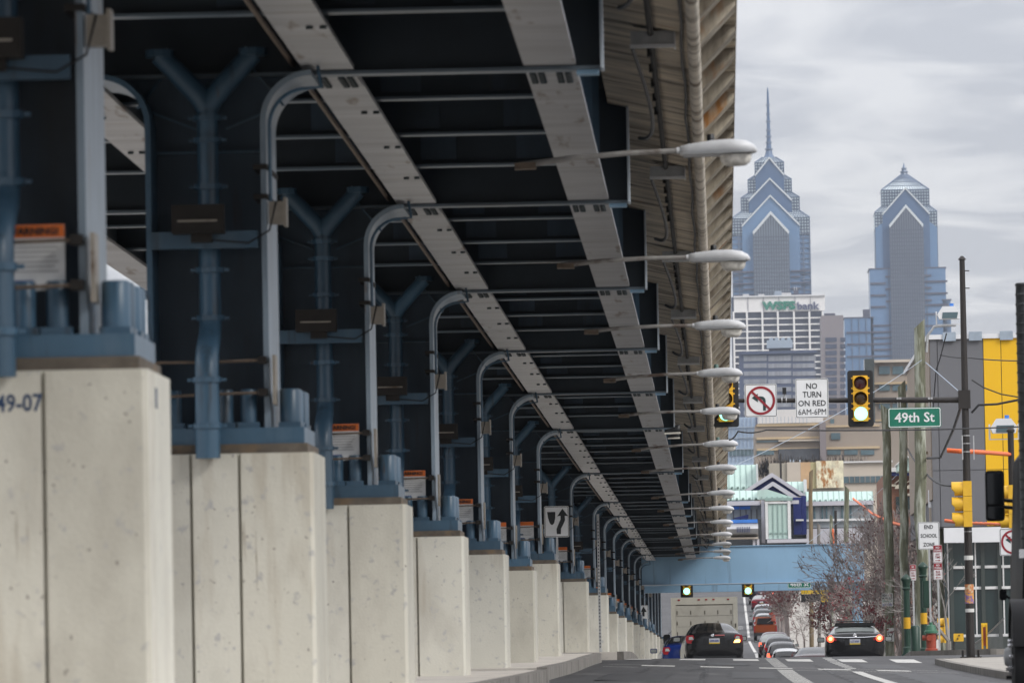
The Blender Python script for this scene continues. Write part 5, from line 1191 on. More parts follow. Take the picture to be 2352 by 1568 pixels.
def liberty(label, d, axv, tiers, gables, bay, shaft, spire, steps, bands, name='glass_tower', wide=()):
    """tiers: (half width px, y shoulder, y top, next half width px); all in picture units at distance d"""
    k = d / F; ax = XZ(axv, 700, d)[0]
    def zz_(y): return XZ(axv, y, d)[1]
    hwm = shaft[0] * k; yc = d + hwm
    t = thing(name, label, 'skyscraper', (ax, yc, gz(0, 3000)), 'twin blue glass skyscrapers')
    zlow = gz(0, 3000)
    MB().box(ax - hwm, ax + hwm, yc - hwm, yc + hwm, zlow, zz_(shaft[1])).build('shaft', 'tower_glass', t)
    for hw, ysh, ytop, hw2, ybot in tiers:
        b = MB(); pyr(b, ax, yc, hw * k, hw * k, zz_(ybot), zz_(ysh)); pyr(b, ax, yc, hw * k, hw2 * k, zz_(ysh), zz_(ytop)); tr = b.build('crown_tier', 'tower_lattice', t)
        lat = MB(); n = max(3, int(hw / 6)); e = .25
        for q in range(-n, n + 1):
            x = q / n * hw * k
            z1 = zz_(ysh) if abs(x) > hw2 * k else zz_(ytop)
            lat.box(ax + x - e, ax + x + e, yc - hw * k - .5, yc - hw * k - .1, zz_(ybot), zz_(ysh))
        y = ysh
        while y < ybot: lat.box(ax - hw * k, ax + hw * k, yc - hw * k - .5, yc - hw * k - .1, zz_(y) - .3, zz_(y) + .3); y += 7
        for q in range(-n, n + 1):
            u = q / n
            for a_, c_ in (((u, -1), (u, -1)), ((-1, u), (-1, u)), ((1, u), (1, u))):
                lat.tube([(ax + a_[0] * hw * k, yc + a_[1] * hw * k, zz_(ysh) + .1), (ax + c_[0] * hw2 * k, yc + c_[1] * hw2 * k, zz_(ytop) + .1)], .28, 3)
        for fr_ in (.25, .5, .75):
            h_ = (hw + (hw2 - hw) * fr_) * k; z_ = zz_(ysh) + (zz_(ytop) - zz_(ysh)) * fr_ + .1
            lat.tube([(ax - h_, yc - h_, z_), (ax + h_, yc - h_, z_)], .28, 3)
        o = lat.build('lattice', 'tower_mull', tr); o['kind'] = 'stuff'
        fr = MB()
        for sx in (-1, 1):
            for sy in (-1, 1): fr.tube([(ax + sx * hw * k, yc + sy * hw * k, zz_(ysh)), (ax + sx * hw2 * k, yc + sy * hw2 * k, zz_(ytop))], .5, 4)
        fr.tube([(ax - hw * k, yc - hw * k, zz_(ysh)), (ax + hw * k, yc - hw * k, zz_(ysh))], .4, 4)
        o = fr.build('edge_frame', 'tower_mull', tr); o['kind'] = 'stuff'
    for q, (hw, ya, ye, yb, m, fy, trim) in enumerate(gables):
        gable(t, ax, d, hw * k, zz_(ye), zz_(ya), zz_(yb), m, 'gable_face', trim, .7, 1.0, yc - fy * k)
    # centre bay with vertical ribs
    hwb, yab, yeb, mb_ = bay
    fyb = yc - hwm - 2.6
    gable(t, ax, d, hwb * k, zz_(yeb), zz_(yab), zlow, mb_, 'centre_bay', 'tower_trim', 1.2, 1.2, fyb)
    n = 14
    for q in range(n + 1):
        x = -hwb * k + 2 * hwb * k * q / n; top = zz_(yeb) + (zz_(yab) - zz_(yeb)) * (1 - abs(x) / (hwb * k)) - 1
        MB().box(ax + x - .28, ax + x + .28, fyb - 1.7, fyb - 1.21, zlow, top).build('bay_rib', 'tower_rib', t)
    y = yeb + 10
    while y < 860:
        MB().box(ax - hwb * k, ax + hwb * k, fyb - 1.6, fyb - 1.22, zz_(y) - .3, zz_(y) + .3).build('bay_floor', 'tower_rib', t); y += 9
    for q in range(-6, 7):
        if abs(q) / 6 * hwm < hwb * k: continue
        MB().box(ax + q / 6 * hwm - .3, ax + q / 6 * hwm + .3, yc - hwm - .6, yc - hwm - .05, zlow, zz_(shaft[1])).build('mullion', 'tower_mull', t)
    y = shaft[1] + 8
    while y < steps:
        MB().box(ax - hwm, ax + hwm, yc - hwm - .55, yc - hwm - .05, zz_(y) - .3, zz_(y) + .3).build('floor_line', 'tower_mull', t); y += 12
    for (x0, x1, y0) in wide:
        X0, X1 = ax + x0 * k, ax + x1 * k
        MB().box(X0, X1, yc - hwm - 1.9, yc + hwm, zlow, zz_(y0)).build('lower_wing', 'tower_glass', t)
        MB().box(X0 - .5, X1 + .5, yc - hwm - 2.2, yc + hwm + .5, zz_(y0), zz_(y0 - 2.5)).build('wing_cornice', 'tower_band', t)
        for q in range(1, 4): MB().box(X0 + (X1 - X0) * q / 4 - .2, X0 + (X1 - X0) * q / 4 + .2, yc - hwm - 2.3, yc - hwm - 1.92, zlow, zz_(y0)).build('mullion', 'tower_mull', t)
    for (x0, x1, y0, th) in bands:
        MB().box(ax + x0 * k, ax + x1 * k, yc - hwm - 2.6, yc - hwm - 1.0, zz_(y0 + th), zz_(y0)).build('stone_band', 'tower_band', t)
    sp = MB(); prof = spire
    m = [(r * k, zz_(y)) for r, y in prof]
    b = MB().lathe([(max(r, .15), z) for r, z in m], (ax - .0, yc, 0), 8); b.build('spire', 'tower_deep', t)
    for (r, y) in prof[2:-2:1]: MB().lathe([(r * k * 1.25 + .3, zz_(y) - .35), (r * k * 1.25 + .3, zz_(y) + .35)], (ax, yc, 0), 8).build('spire_ring', 'tower_mull', t)
    return t
def zv(z): return 150.8 + .3462 * z
bands1 = []
for y, sh in ((622, 3.5), (649, 3), (676, 3), (703, 3)): bands1 += [(-89, -40, y, sh), (44, 89, y, sh)]
for y in (635, 662, 690): bands1 += [(-66, -40, y, 3), (44, 66, y, 3)]
liberty('taller blue glass skyscraper with stepped gables and long spire, left', 3500, 1774,
    [(89.2, zv(1010), zv(960), 67, zv(1130)), (67, zv(870), zv(835), 50, zv(980)), (50, zv(748), zv(715), 33.5, zv(860)), (33.2, zv(630), zv(592), 15, zv(740))],
    [(33, zv(610), zv(718), zv(830), 'tower_deep', 51.5, 'tower_trim'), (49.4, zv(752), zv(890), zv(1000), 'tower_deep', 68.5, 'tower_trim'), (66, zv(870), zv(1060), 860, 'tower_glass', 91, 'tower_trim')],
    (40.5, zv(990), zv(1110), 'tower_pale'), (89.2, zv(1120)),
    [(15, zv(600)), (9, zv(570)), (6.5, zv(535)), (5, zv(490)), (4.6, zv(450)), (4.2, zv(410)), (3.8, zv(350)), (3.2, zv(300)), (3.0, zv(240)), (2.2, zv(150)), (.6, zv(122))],
    860, bands1)
def yw(z): return 542.8 + .2692 * z
bands2 = []
for q, z in enumerate((390, 492, 590)): bands2 += [(-84.5, -50, yw(z), 4), (75 - 37, 92, yw(z) - 2, 4)]
for z in (335, 440, 545): bands2 += [(-50, -33, yw(z), 4), (38, 55, yw(z) - 1, 4)]
for q, z in enumerate((750, 805, 855, 905, 955, 1010)): bands2 += [(-142 if q % 2 else -83, -33, yw(z), 3.5)]
for z in (690, 790, 890): bands2 += [(38, 100, yw(z) - 8, 3.5)]
liberty('shorter blue glass skyscraper with one sharp gabled crown, right', 3600, 2085,
    [(71, zv(970), zv(930), 55, zv(1080)), (54.6, zv(820), zv(705), 5, zv(960))],
    [(54, zv(820), zv(985), 860, 'tower_deep', 73, 'tower_trim'), (70.5, zv(930), zv(1075), 860, 'tower_glass', 71.3, None)],
    (38, zv(945), zv(1065), 'tower_grey'), (71, zv(1070)),
    [(10, zv(725)), (8.5, zv(708)), (6.5, zv(690)), (4.2, zv(668)), (2, zv(648)), (.4, zv(630))],
    zv(1345), bands2, wide=((-86, 88, zv(1348)), (80, 98, yw(590) - 10), (-146, -80, yw(690))))
quad(rt, 3560, 1982, 711, 1998, 728, 'tower_band', 'far_roof_unit', 5, 3)
# ------------------------------------------------------------------ vehicles
def sub_split(b, mats, names, root, levels=2):
    """smooth a cage by subdivision and split it into one mesh part per material slot"""
    me = b.mesh('cage', mats)
    for e in me.edges: pass
    ob = bpy.data.objects.new('cage', me)
    md = ob.modifiers.new('s', 'SUBSURF'); md.levels = levels; md.render_levels = levels
    ev = evald(ob)
    bpy.data.objects.remove(ob)
    vs = [v.co.copy() for v in ev.vertices]; out = {}
    for k, nm in enumerate(names):
        q = MB(); mp = {}
        for p in ev.polygons:
            if p.material_index != k: continue
            f_ = []
            for i in p.vertices:
                if i not in mp: mp[i] = len(q.v); q.v.append(tuple(vs[i]))
                f_.append(mp[i])
            q.f.append(tuple(f_)); q.m.append(0)
        if q.f: out[nm] = q.build(nm, mats[k], root if nm == 'body' or 'body' not in out else out['body'], smooth='all', local=True, fix=False)
    return out
SEDAN = [  # y, zbottom, hw, zbelt, hwbelt, ztop, hwtop
    (0.00, .34, .74, .84, .76, .99, .66), (.07, .28, .84, .92, .84, 1.105, .74), (.30, .24, .87, .97, .86, 1.12, .72), (.62, .22, .875, .98, .85, 1.135, .70),
    (1.00, .20, .88, .98, .83, 1.29, .62), (1.45, .20, .88, .96, .82, 1.405, .55), (2.1, .20, .88, .95, .82, 1.435, .56), (2.7, .20, .88, .93, .83, 1.39, .56), (3.3, .20, .88, .90, .84, 1.08, .66), (3.6, .2, .88, .86, .84, .98, .68), (4.3, .22, .85, .74, .80, .84, .6), (4.55, .3, .70, .62, .66, .70, .5)]
SUV = [(0.00, .40, .76, .90, .78, 1.02, .70), (.06, .34, .88, .98, .88, 1.10, .76), (.20, .30, .92, 1.02, .90, 1.36, .72), (.42, .28, .93, 1.04, .89, 1.62, .66), (.8, .27, .93, 1.04, .88, 1.69, .66), (1.8, .26, .93, 1.03, .88, 1.71, .67), (2.6, .26, .93, 1.02, .88, 1.66, .66), (3.3, .26, .93, 1.0, .88, 1.16, .70), (4.1, .28, .92, .94, .86, 1.03, .66), (4.6, .36, .76, .78, .72, .86, .55)]
def car(label, X, Y, kind, paint, W_=1.78, glass='car_glass', lit=0, plate=None, rz=0.0, group='cars on the street', cat='car', detail=True, L=None, roofrack=False, lights='civic', sub=2, S=1.0):
    z = gz(X, Y + 1.3)
    slope = math.atan2(gz(X, Y + 3.8) - gz(X, Y), 3.8)
    root = thing('parked_car' if 'parked' in label else 'car', label, cat, (X, Y, z), group)
    root.rotation_euler = (slope, 0, rz); root.scale = (S, S, S)
    st = SEDAN if kind == 'sedan' else SUV; f_ = W_ / (1.76 if kind == 'sedan' else 1.86); b = MB(); n = 8; rows = len(st)
    for (y, zb, hw, zbl, hwb, zt, hwt) in st:
        pr = [(0, zb), (hw * .78, zb), (hw * .97, zb + .10), (hw, (zb + zbl) / 2 + .05), (hwb, zbl), (hwt + (hwb - hwt) * .25, zbl + (zt - zbl) * .78), (hwt * .8, zt - .005), (0, zt + .012)]
        full = [(x * f_, h) for x, h in pr] + [(-x * f_, h) for x, h in reversed(pr[1:-1])]
        for x, h in full: b.v.append((x, y, h))
    m = 2 * n - 2
    gl0, gl1 = (3, 5) if kind == 'sedan' else (2, 3)
    for i in range(rows - 1):
        for j in range(m):
            mi = 0; y0 = st[i][0]
            jj = min(j, m - 1 - j)
            if kind == 'sedan':
                if i in (3, 4) and jj in (5, 6): mi = 1
                if 4 <= i <= 7 and jj == 4: mi = 1
                if i in (7,) and jj in (5, 6): mi = 1
            else:
                if i in (1, 2) and jj in (5, 6): mi = 1
                if 3 <= i <= 6 and jj == 4: mi = 1
                if i == 6 and jj in (5, 6): mi = 1
            b.f.append((i * m + j, i * m + (j + 1) % m, (i + 1) * m + (j + 1) % m, (i + 1) * m + j)); b.m.append(mi)
    b.f += [tuple(range(m)), tuple((rows - 1) * m + j for j in range(m))]; b.m += [0, 0]
    parts = sub_split(b, ['paint_' + paint, glass], ['body', 'window'], root, sub)
    body = parts['body']
    for sx in (-1, 1):
        for y in (.85, 3.55):
            wl = MB().lathe([(.30, -.09), (.325, -.07), (.325, .07), (.30, .09)], (0, 0, 0), 18, ax='x').build('wheel', 'tire', root, local=True); wl.location = (sx * (W_ / 2 - .11), y, .325)
            MB().lathe([(.2, -.095), (.19, .095)], (0, 0, 0), 14, ax='x').build('rim', 'rim', wl, local=True)
        zm = .98 if kind == 'sedan' else 1.08
        b2 = MB(); b2.prism(rrect(-.11, .11, -.075, .075, .04), 'y', 0, .12); mr = b2.build('mirror', 'paint_' + paint, body, local=True); mr.location = (sx * (W_ / 2 + .10), 3.0, zm)
        MB().prism(rrect(-.09, .09, -.055, .055, .03), 'y', -.008, -.002).build('mirror_glass', 'car_glass_pale', root, local=True).location = (sx * (W_ / 2 + .10), 3.0, zm)
    zb0 = .62 if kind == 'sedan' else .80
    def bx(nm, x0, x1, y0, y1, z0, z1, m_, par=None): return MB().box(x0, x1, y0, y1, z0, z1).build(nm, m_, par or root, local=True)
    hw = W_ / 2
    def light(sx, pts, nm, m_, y0=-.012, y1=.22):
        return MB().prism([(sx * a, c) for a, c in pts], 'y', y0, y1).build(nm, m_, root, local=True)
    for sx in (-1, 1):
        if kind == 'sedan' and lights == 'civic':
            light(sx, [(hw * .52, .78), (hw * .90, .80), (hw * .955, .90), (hw * .92, 1.02), (hw * .70, 1.035), (hw * .64, .90)], 'tail_light', 'tail_red', .02, .34)
            light(sx, [(hw * .68, .90), (hw * .85, .90), (hw * .83, .98), (hw * .73, .985)], 'reverse_light', 'tail_clear', .012, .1)
            if lit and sx > 0: light(sx, [(hw * .64, .795), (hw * .84, .80), (hw * .86, .87), (hw * .80, .895), (hw * .68, .87)], 'lit_lamp', 'tail_core', .008, .1)
        elif kind == 'sedan' and lights == 'slim':
            light(sx, [(hw * .60, .88), (hw * .94, .88), (hw * .95, .99), (hw * .80, 1.0), (hw * .60, .95)], 'tail_light', 'tail_red', .01, .3)
            if lit:
                MB().lathe([(.105, -.005), (.09, -.03), (.03, -.045)], (sx * hw * .79, 0, .935), 14, ax='y').build('lit_lamp', 'tail_lit', root, smooth='all', local=True)
                MB().lathe([(.05, -.04), (.02, -.06)], (sx * hw * .79, 0, .935), 12, ax='y').build('lit_core', 'tail_core', root, smooth='all', local=True)
        elif kind == 'sedan':
            light(sx, [(hw * .42, .80), (hw * .94, .80), (hw * .96, .95), (hw * .60, .94)], 'tail_light', 'tail_red', .0, .3)
        else:
            light(sx, [(hw * .74, .85), (hw * .95, .85), (hw * .93, 1.08), (hw * .80, 1.10)], 'tail_light', 'tail_lit' if lit else 'tail_red', .0, .25)
    if kind == 'sedan':
        bx('bumper_shadow', -hw * .72, hw * .72, .0, .06, .26, .42, 'black_plastic')
        pz = .85 if lights == 'civic' else .84
        bx('plate_recess', -.30, .30, -.004, .05, pz - .10, pz + .09, 'black_plastic')
    else:
        bx('bumper_shadow', -hw * .8, hw * .8, -.01, .06, .36, .62, 'black_plastic'); pz = .92
    pl = bx('licence_plate', -.155, .155, -.016, -.006, pz - .078, pz + .078, 'plate_white')
    bx('plate_strip', -.155, .155, -.019, -.0165, pz - .078, pz - .04, 'plate_yellow', pl)
    if plate: text(plate, .25, .062, (0, -.0205, pz + .008), pl, 'sign_blue', bold=.02, local=True)
    if roofrack:
        for sx in (-1, 1): MB().tube([(sx * .52, 1.35, 1.41), (sx * .52, 1.5, 1.48), (sx * .52, 2.5, 1.49)], .015, 6).build('roof_rail', 'black_plastic', root, local=True)
        MB().tube([(-.54, 1.5, 1.485), (.54, 1.5, 1.485)], .016, 6).build('cross_bar', 'black_plastic', root, local=True)
    return root
# black sedan turning, blue car beside it, black saloon braking on the right
cv = car('black sedan with blinking indicator right behind the white box truck', XZ(1641, 1480, 191)[0], 191, 'sedan', 'black', 1.76, 'car_glass', 1, 'LNW-5295', rz=R_(2.5), sub=3)
MB().box(.02, .30, -.015, .06, 1.0, 1.035).build('high_stop_lamp', 'stop_dim', cv, local=True)
MB().lathe([(.05, .03), (.035, .02)], (-.05, -.03, 1.015), 10, ax='y').build('badge', 'chrome', cv, local=True)
mz = car('black sedan with red brake lights and roof bar in the right lane', XZ(1964, 1480, 195)[0], 195, 'sedan', 'black', 1.84, 'car_glass_pale', 1, 'LCT-0769', lights='slim', roofrack=True, rz=R_(-1), sub=3)
MB().tube([(-.66, -.01, .985), (-.3, -.035, .965), (.3, -.035, .965), (.66, -.01, .985)], .016, 8).build('chrome_strip', 'chrome', mz, smooth=True, local=True)
MB().lathe([(.055, -.03), (.04, -.045)], (0, 0, 1.03), 12, ax='y').build('badge', 'chrome', mz, local=True)
MB().box(-.14, .14, .70, .74, 1.10, 1.16).build('high_stop_lamp', 'stop_lit', mz, local=True)
MB().prism([(-.62, 1.32), (.62, 1.32), (.56, 1.43), (-.56, 1.43)], 'y', 1.02, 1.2).build('roof_spoiler', 'paint_black', mz, local=True)
car('blue car peeking out left of the black sedan', XZ(1583, 1490, 206)[0] - .0, 206, 'sedan', 'blue', 1.78, rz=R_(3))
LX = 3.5
car('white parked car, lowest and nearest in the parked row', XZ(1806, 1495, 369)[0], 369, 'suv', 'white', 1.85, sub=1, group='parked cars in the row uphill', S=1.0)
car('black parked car with dark glass just behind the white parked one', XZ(1797, 1480, 378)[0], 378, 'suv', 'black', 1.9, lit=1, sub=1, group='parked cars in the row uphill')
car('charcoal parked car, third from the bottom of the parked row', XZ(1790, 1470, 386)[0], 386, 'suv', 'charcoal', 1.9, sub=1, group='parked cars in the row uphill')
car('dark wine parked wagon, fourth from the bottom of the parked row', XZ(1779, 1470, 395)[0], 395, 'suv', 'wine', 2.0, 'car_glass_pale', sub=1, lit=1, group='parked cars in the row uphill')
car('silver parked car just uphill of the orange pickup', XZ(1757, 1420, 531)[0], 531, 'suv', 'silver', 1.9, sub=1, group='parked cars in the row uphill')
car('dark parked car second uphill of the orange pickup', XZ(1754, 1410, 541)[0], 541, 'suv', 'charcoal', 1.9, sub=1, group='parked cars in the row uphill')
car('grey parked car just downhill of the maroon sedan', XZ(1754, 1400, 551)[0], 551, 'suv', 'silver', 1.85, sub=1, group='parked cars in the row uphill')
car('maroon parked sedan near the top of the parked row', XZ(1749, 1390, 584)[0], 584, 'sedan', 'maroon', 1.85, 'car_glass_pale', lights='wide', sub=1, group='parked cars in the row uphill')
car('dark parked van at the top of the parked row under the beam', XZ(1751, 1370, 602)[0], 602, 'suv', 'navy', 2.2, lit=1, sub=1, group='parked cars in the row uphill', S=1.15)
car('dark grey car low at the crest beside the braking sedan', XZ(1873, 1495, 226)[0], 226, 'sedan', 'wine', 1.8, sub=1)
# orange pickup
X = XZ(1758, 1440, 518)[0]; Y = 518; z = gz(X, 520)
pk = thing('pickup_truck', 'orange pickup truck parked in the uphill row', 'pickup', (X, Y, z), 'parked cars in the row uphill')
pk.rotation_euler.x = math.atan2(gz(X, 522) - gz(X, 518), 4)
for args, nm, m in (((-.88, .88, 0, 1.9, .55, 1.22), 'bed', 'paint_orange'), ((-.80, .80, -.03, -.001, .70, 1.18), 'tailgate', 'paint_orange'), ((-.9, .9, -.14, .02, .42, .64), 'bumper', 'black_plastic'), ((-.92, .92, 1.9, 5.0, .5, 1.2), 'body', 'paint_orange')):
    MB().box(*args).build(nm, m, pk, local=True)
cab = MB().prism([(1.95, 1.2), (3.9, 1.2), (3.4, 1.83), (2.15, 1.85)], 'x', -.78, .78).build('cab', 'paint_orange', pk, local=True)
MB().prism([(-.66, 1.26), (.66, 1.26), (.58, 1.74), (-.58, 1.74)], 'y', 1.9, 2.12).build('rear_window', 'car_glass', cab, local=True)
for sx in (-1, 1):
    MB().box(sx * .86 - .05, sx * .86 + .05, -.05, .05, .72, 1.12).build('tail_light', 'tail_red', pk, local=True)
    MB().prism(rrect(sx * 1.13 - .13, sx * 1.13 + .13, 1.15, 1.42, .04), 'y', 3.3, 3.4).build('mirror', 'black_plastic', pk, local=True)
    for y in (.9, 4.1): MB().lathe([(.36, -.12), (.36, .12)], (sx * .78, y, .36), 16, ax='x').build('wheel', 'tire', pk, local=True)
# white box truck
TD = 241.0; X0, X1, Z0, Z1 = VR(1542, 1371, 1694.5, 1480, TD); gz0 = gz(-.7, TD)
bt = thing('box_truck', 'dirty white box truck with roll-up rear door', 'truck', ((X0 + X1) / 2, TD, gz0), None)
zf = gz0 + .95
MB().box(X0 + .02, X1 - .02, TD + .02, TD + 5.5, zf, Z1 - .02).build('cargo_box', 'truck_white', bt)
for a, c in ((X0, X0 + .17), (X1 - .17, X1)): MB().box(a, c, TD - .03, TD + .06, zf, Z1).build('door_post', 'truck_trim', bt)
MB().box(X0 + .171, X1 - .171, TD - .03, TD + .06, Z1 - .26, Z1).build('header', 'truck_trim', bt)
MB().box(X0 + .171, X1 - .171, TD - .01, TD + .0195, Z1 - .29, Z1 - .261).build('header_seal', 'seam_dark', bt)
ph = (Z1 - .29 - zf) / 6
for k in range(6):
    q = MB().box(X0 + .175, X1 - .175, TD - .012, TD + .018, zf + k * ph + .007, zf + (k + 1) * ph - .007).build('door_slat', 'truck_white', bt)
    for x in (X0 + .22, X0 + .72, X0 + 1.24, X0 + 1.72, X1 - .24): MB().box(x - .015, x + .015, TD - .025, TD - .0125, zf + k * ph + .06, zf + k * ph + .2).build('hinge', 'seam_dark', q)
for k in (.12, .42, .53, .64, .86): MB().prism(rrect(X0 + (X1 - X0) * k - .045, X0 + (X1 - X0) * k + .045, Z1 - .11, Z1 - .06, .02), 'y', TD - .045, TD - .031).build('marker_light', 'tail_red', bt)
MB().box(X1 - .11, X1 - .06, TD - .045, TD - .031, zf + 1.5, zf + 1.65).build('latch', 'seam_dark', bt)
MB().box(X0 + .1, X1 - .1, TD - .1, TD + .1, gz0 + .45, gz0 + .6).build('rear_bumper', 'seam_dark', bt)
for sx in (X0 + .3, X1 - .3): MB().lathe([(.45, -.25), (.45, .25)], (sx, TD + 1.2, gz0 + .45), 16, ax='x').build('wheel', 'tire', bt)
MB().box(X0 + .2, X1 - .2, TD + 5.6, TD + 7.4, gz0 + .5, gz0 + 2.3).build('cab', 'truck_white', bt)
xm, zm = XZ(1532, 1477, TD + 6)
mr = MB().prism(rrect(xm - .13, xm + .13, zm - .34, zm + .34, .06), 'y', TD + 5.9, TD + 6.0).build('side_mirror', 'black_plastic', bt)
MB().tube([(xm + .05, TD + 6, zm + .34), (xm + .15, TD + 6, zm + .45), (xm + .5, TD + 6, zm + .45)], .02, 6).build('mirror_arm', 'galv', mr); MB().tube([(xm + .05, TD + 6, zm - .34), (xm + .08, TD + 6, zm - .65), (xm + .4, TD + 6, zm - .7)], .02, 6).build('mirror_arm', 'galv', mr)
# dark road tractor at the right edge, close to the camera
QD = 74.0
tt = thing('road_tractor', 'dark blurred road tractor with exhaust stack and mirror at right edge', 'truck', (4.4, QD, gz(5, QD)))
gq = gz(4.5, QD)
X0, X1, Z0, Z1 = VR(2339, 650, 2367, 1270, QD)
stk = MB().lathe([(.10, Z0), (.10, Z1 - .1), (.095, Z1)], (X0 + .10, QD, 0), 18).build('exhaust_stack', 'stack', tt, smooth=True)
z = Z0 + .05
while z < Z1: 
    MB().lathe([(.104, z), (.108, z + .012), (.104, z + .024)], (X0 + .10, QD, 0), 18).build('stack_rib', 'stack', stk); z += .11
MB().lathe([(.125, Z0 - .05), (.125, Z0 + .05)], (X0 + .1, QD, 0), 18).build('stack_collar', 'chrome', stk)
X2, Z2 = XZ(2310, 1400, QD + 2)
cabp = MB()
secs = []
for yy, hw, zt in ((QD + 1.0, .0, 2.9), (QD + 1.4, .05, 3.0), (QD + 3.0, .05, 3.0), (QD + 3.9, -.02, 2.0), (QD + 5.6, -.35, 1.5)):
    xl = XZ(2347, 1300, QD + 1.4)[0] - hw
    secs.append([(xl + 2.4, yy, gq + .5), (xl, yy, gq + .5), (xl - .02, yy, gq + 1.2), (xl + .05, yy, gq + zt - .2), (xl + .2, yy, gq + zt), (xl + 2.4, yy, gq + zt)])
cb_ = MB().loft(secs).build('cab', 'cab_black', tt, smooth=True)
Xw, Zw = XZ(2330, 1500, QD - 2)
whl = MB().lathe([(.50, Xw), (.53, Xw + .05), (.53, Xw + .55), (.45, Xw + .6)], (0, QD - 1.6, gq + .53), 26, ax='x').build('rear_wheel', 'tire', tt, smooth=True)
for k in range(8):
    a = 2 * math.pi * k / 8; MB().cyl((Xw - .05, QD - 1.6 + .17 * math.cos(a), gq + .53 + .17 * math.sin(a)), (Xw + .01, QD - 1.6 + .17 * math.cos(a), gq + .53 + .17 * math.sin(a)), .025, n=6).build('lug_nut', 'chrome', whl)
MB().lathe([(.13, Xw - .02), (.09, Xw - .09), (.03, Xw - .10)], (0, QD - 1.6, gq + .53), 16, ax='x').build('hub', 'galv', whl, smooth=True)
fd = MB(); 
for k in range(9):
    a = R_(20 + 150 * k / 8)
    for rr in (.60, .64): fd.v += [(Xw - .02, QD - 1.6 + rr * math.cos(a), gq + .53 + rr * math.sin(a)), (Xw + .62, QD - 1.6 + rr * math.cos(a), gq + .53 + rr * math.sin(a))]
for k in range(8):
    o = k * 4; fd.f += [(o, o + 1, o + 5, o + 4), (o + 2, o + 6, o + 7, o + 3), (o, o + 4, o + 6, o + 2), (o + 1, o + 3, o + 7, o + 5)]; fd.m += [0] * 4
fd.build('fender', 'cab_black', tt, smooth=True)
Xb, Zb = XZ(2320, 1420, QD + 1)
MB().box(Xb, Xb + 1.2, QD - .3, QD + 1.0, gq + .55, gq + 1.1).build('fuel_tank', 'cab_black', tt)
for k in range(4): MB().box(Xb - .12, Xb + .1, QD - .5 + k * .02, QD - .4 + k * .02, gq + .28 + k * .09, gq + .32 + k * .09).build('step', 'chrome' if k == 1 else 'cab_black', tt)
X0, X1, Z0, Z1 = VR(2264, 1080, 2307, 1196, QD + 3.5)
mr = MB().prism(rrect(X0, X1, Z0, Z1, .04), 'y', QD + 3.5, QD + 3.62).build('side_mirror', 'cab_black', tt)
MB().prism(rrect(X0 + .02, X1 - .02, Z0 + .2, Z1 - .03, .03), 'y', QD + 3.49, QD + 3.499).build('mirror_glass', 'mirror_glass', mr)
MB().prism(rrect(X0 + .02, X1 - .02, Z0 + .03, Z0 + .17, .03), 'y', QD + 3.49, QD + 3.499).build('convex_glass', 'mirror_glass', mr)
for zz2 in ((Z0 + Z1) / 2 - .05, (Z0 + Z1) / 2 - .13): MB().tube([(X1 - .02, QD + 3.58, zz2), (X1 + .45, QD + 3.5, zz2 - .06)], .022, 8).build('mirror_arm', 'cab_black', tt, smooth=True)
X0, X1, Z0, Z1 = VR(2296, 1352, 2312, 1378, QD + 3.6)
MB().prism(rrect(X0, X1, Z0, Z1, .03), 'y', QD + 3.6, QD + 3.7).build('hood_mirror', 'cab_black', tt); MB().tube([(X1, QD + 3.65, Z0 + .05), (X1 + .2, QD + 3.6, Z0 - .1)], .015, 6).build('mirror_arm', 'cab_black', tt)

# ------------------------------------------------------------------ far street bits
X0, X1, Z0, Z1 = VR(1857, 1352, 1901, 1396, 318)
bn = thing('banner', 'yellow and black street banner behind the red-budded branches', 'banner', ((X0 + X1) / 2 + 1, 318, Z1 - .1))
MB().box(X0 + .6, X1 + .1, 317.97, 318, Z0 + .3, Z1 + .3).build('yellow_cloth', 'banner_yellow', bn)
MB().box(X0 + .6, X1 + .1, 317.96, 317.999, Z0 - .1, Z0 + .29).build('black_cloth', 'sign_black', bn)
text('www.ccp.edu', .8, .11, ((X0 + X1) / 2 + .25, 317.95, Z0 + .1), bn, 'sign_white'); 
text('Com', .4, .14, ((X0 + X1) / 2 + .1, 317.96, Z1), bn, 'sign_black')
MB().box(X0 - .35, X0 + .55, 317.97, 318, Z0 + .7, Z1 + .3).build('yellow_cloth', 'banner_yellow', bn); MB().box(X0 - .35, X0 + .55, 317.96, 317.999, Z0 + .3, Z0 + .69).build('black_cloth', 'sign_black', bn)
MB().tube([(X1 + .12, 318, gz(6, 318)), (X1 + .12, 318, Z1 + .6)], .06, 8).build('post', 'mast_brown', bn)
t, p, bb = plate_sign('street_name_sign', 'far green 46th St name sign half hidden under the straddle beam', 'sign', 1809, 1331, 1863, 1350, 298, 'sign_green', 'sign_white', r=.05, bw=.02)
text('46th St', .85, .2, ((bb[0] + bb[1]) / 2, 297.985, (bb[2] + bb[3]) / 2 + .0), p, 'sign_white', bold=.016)
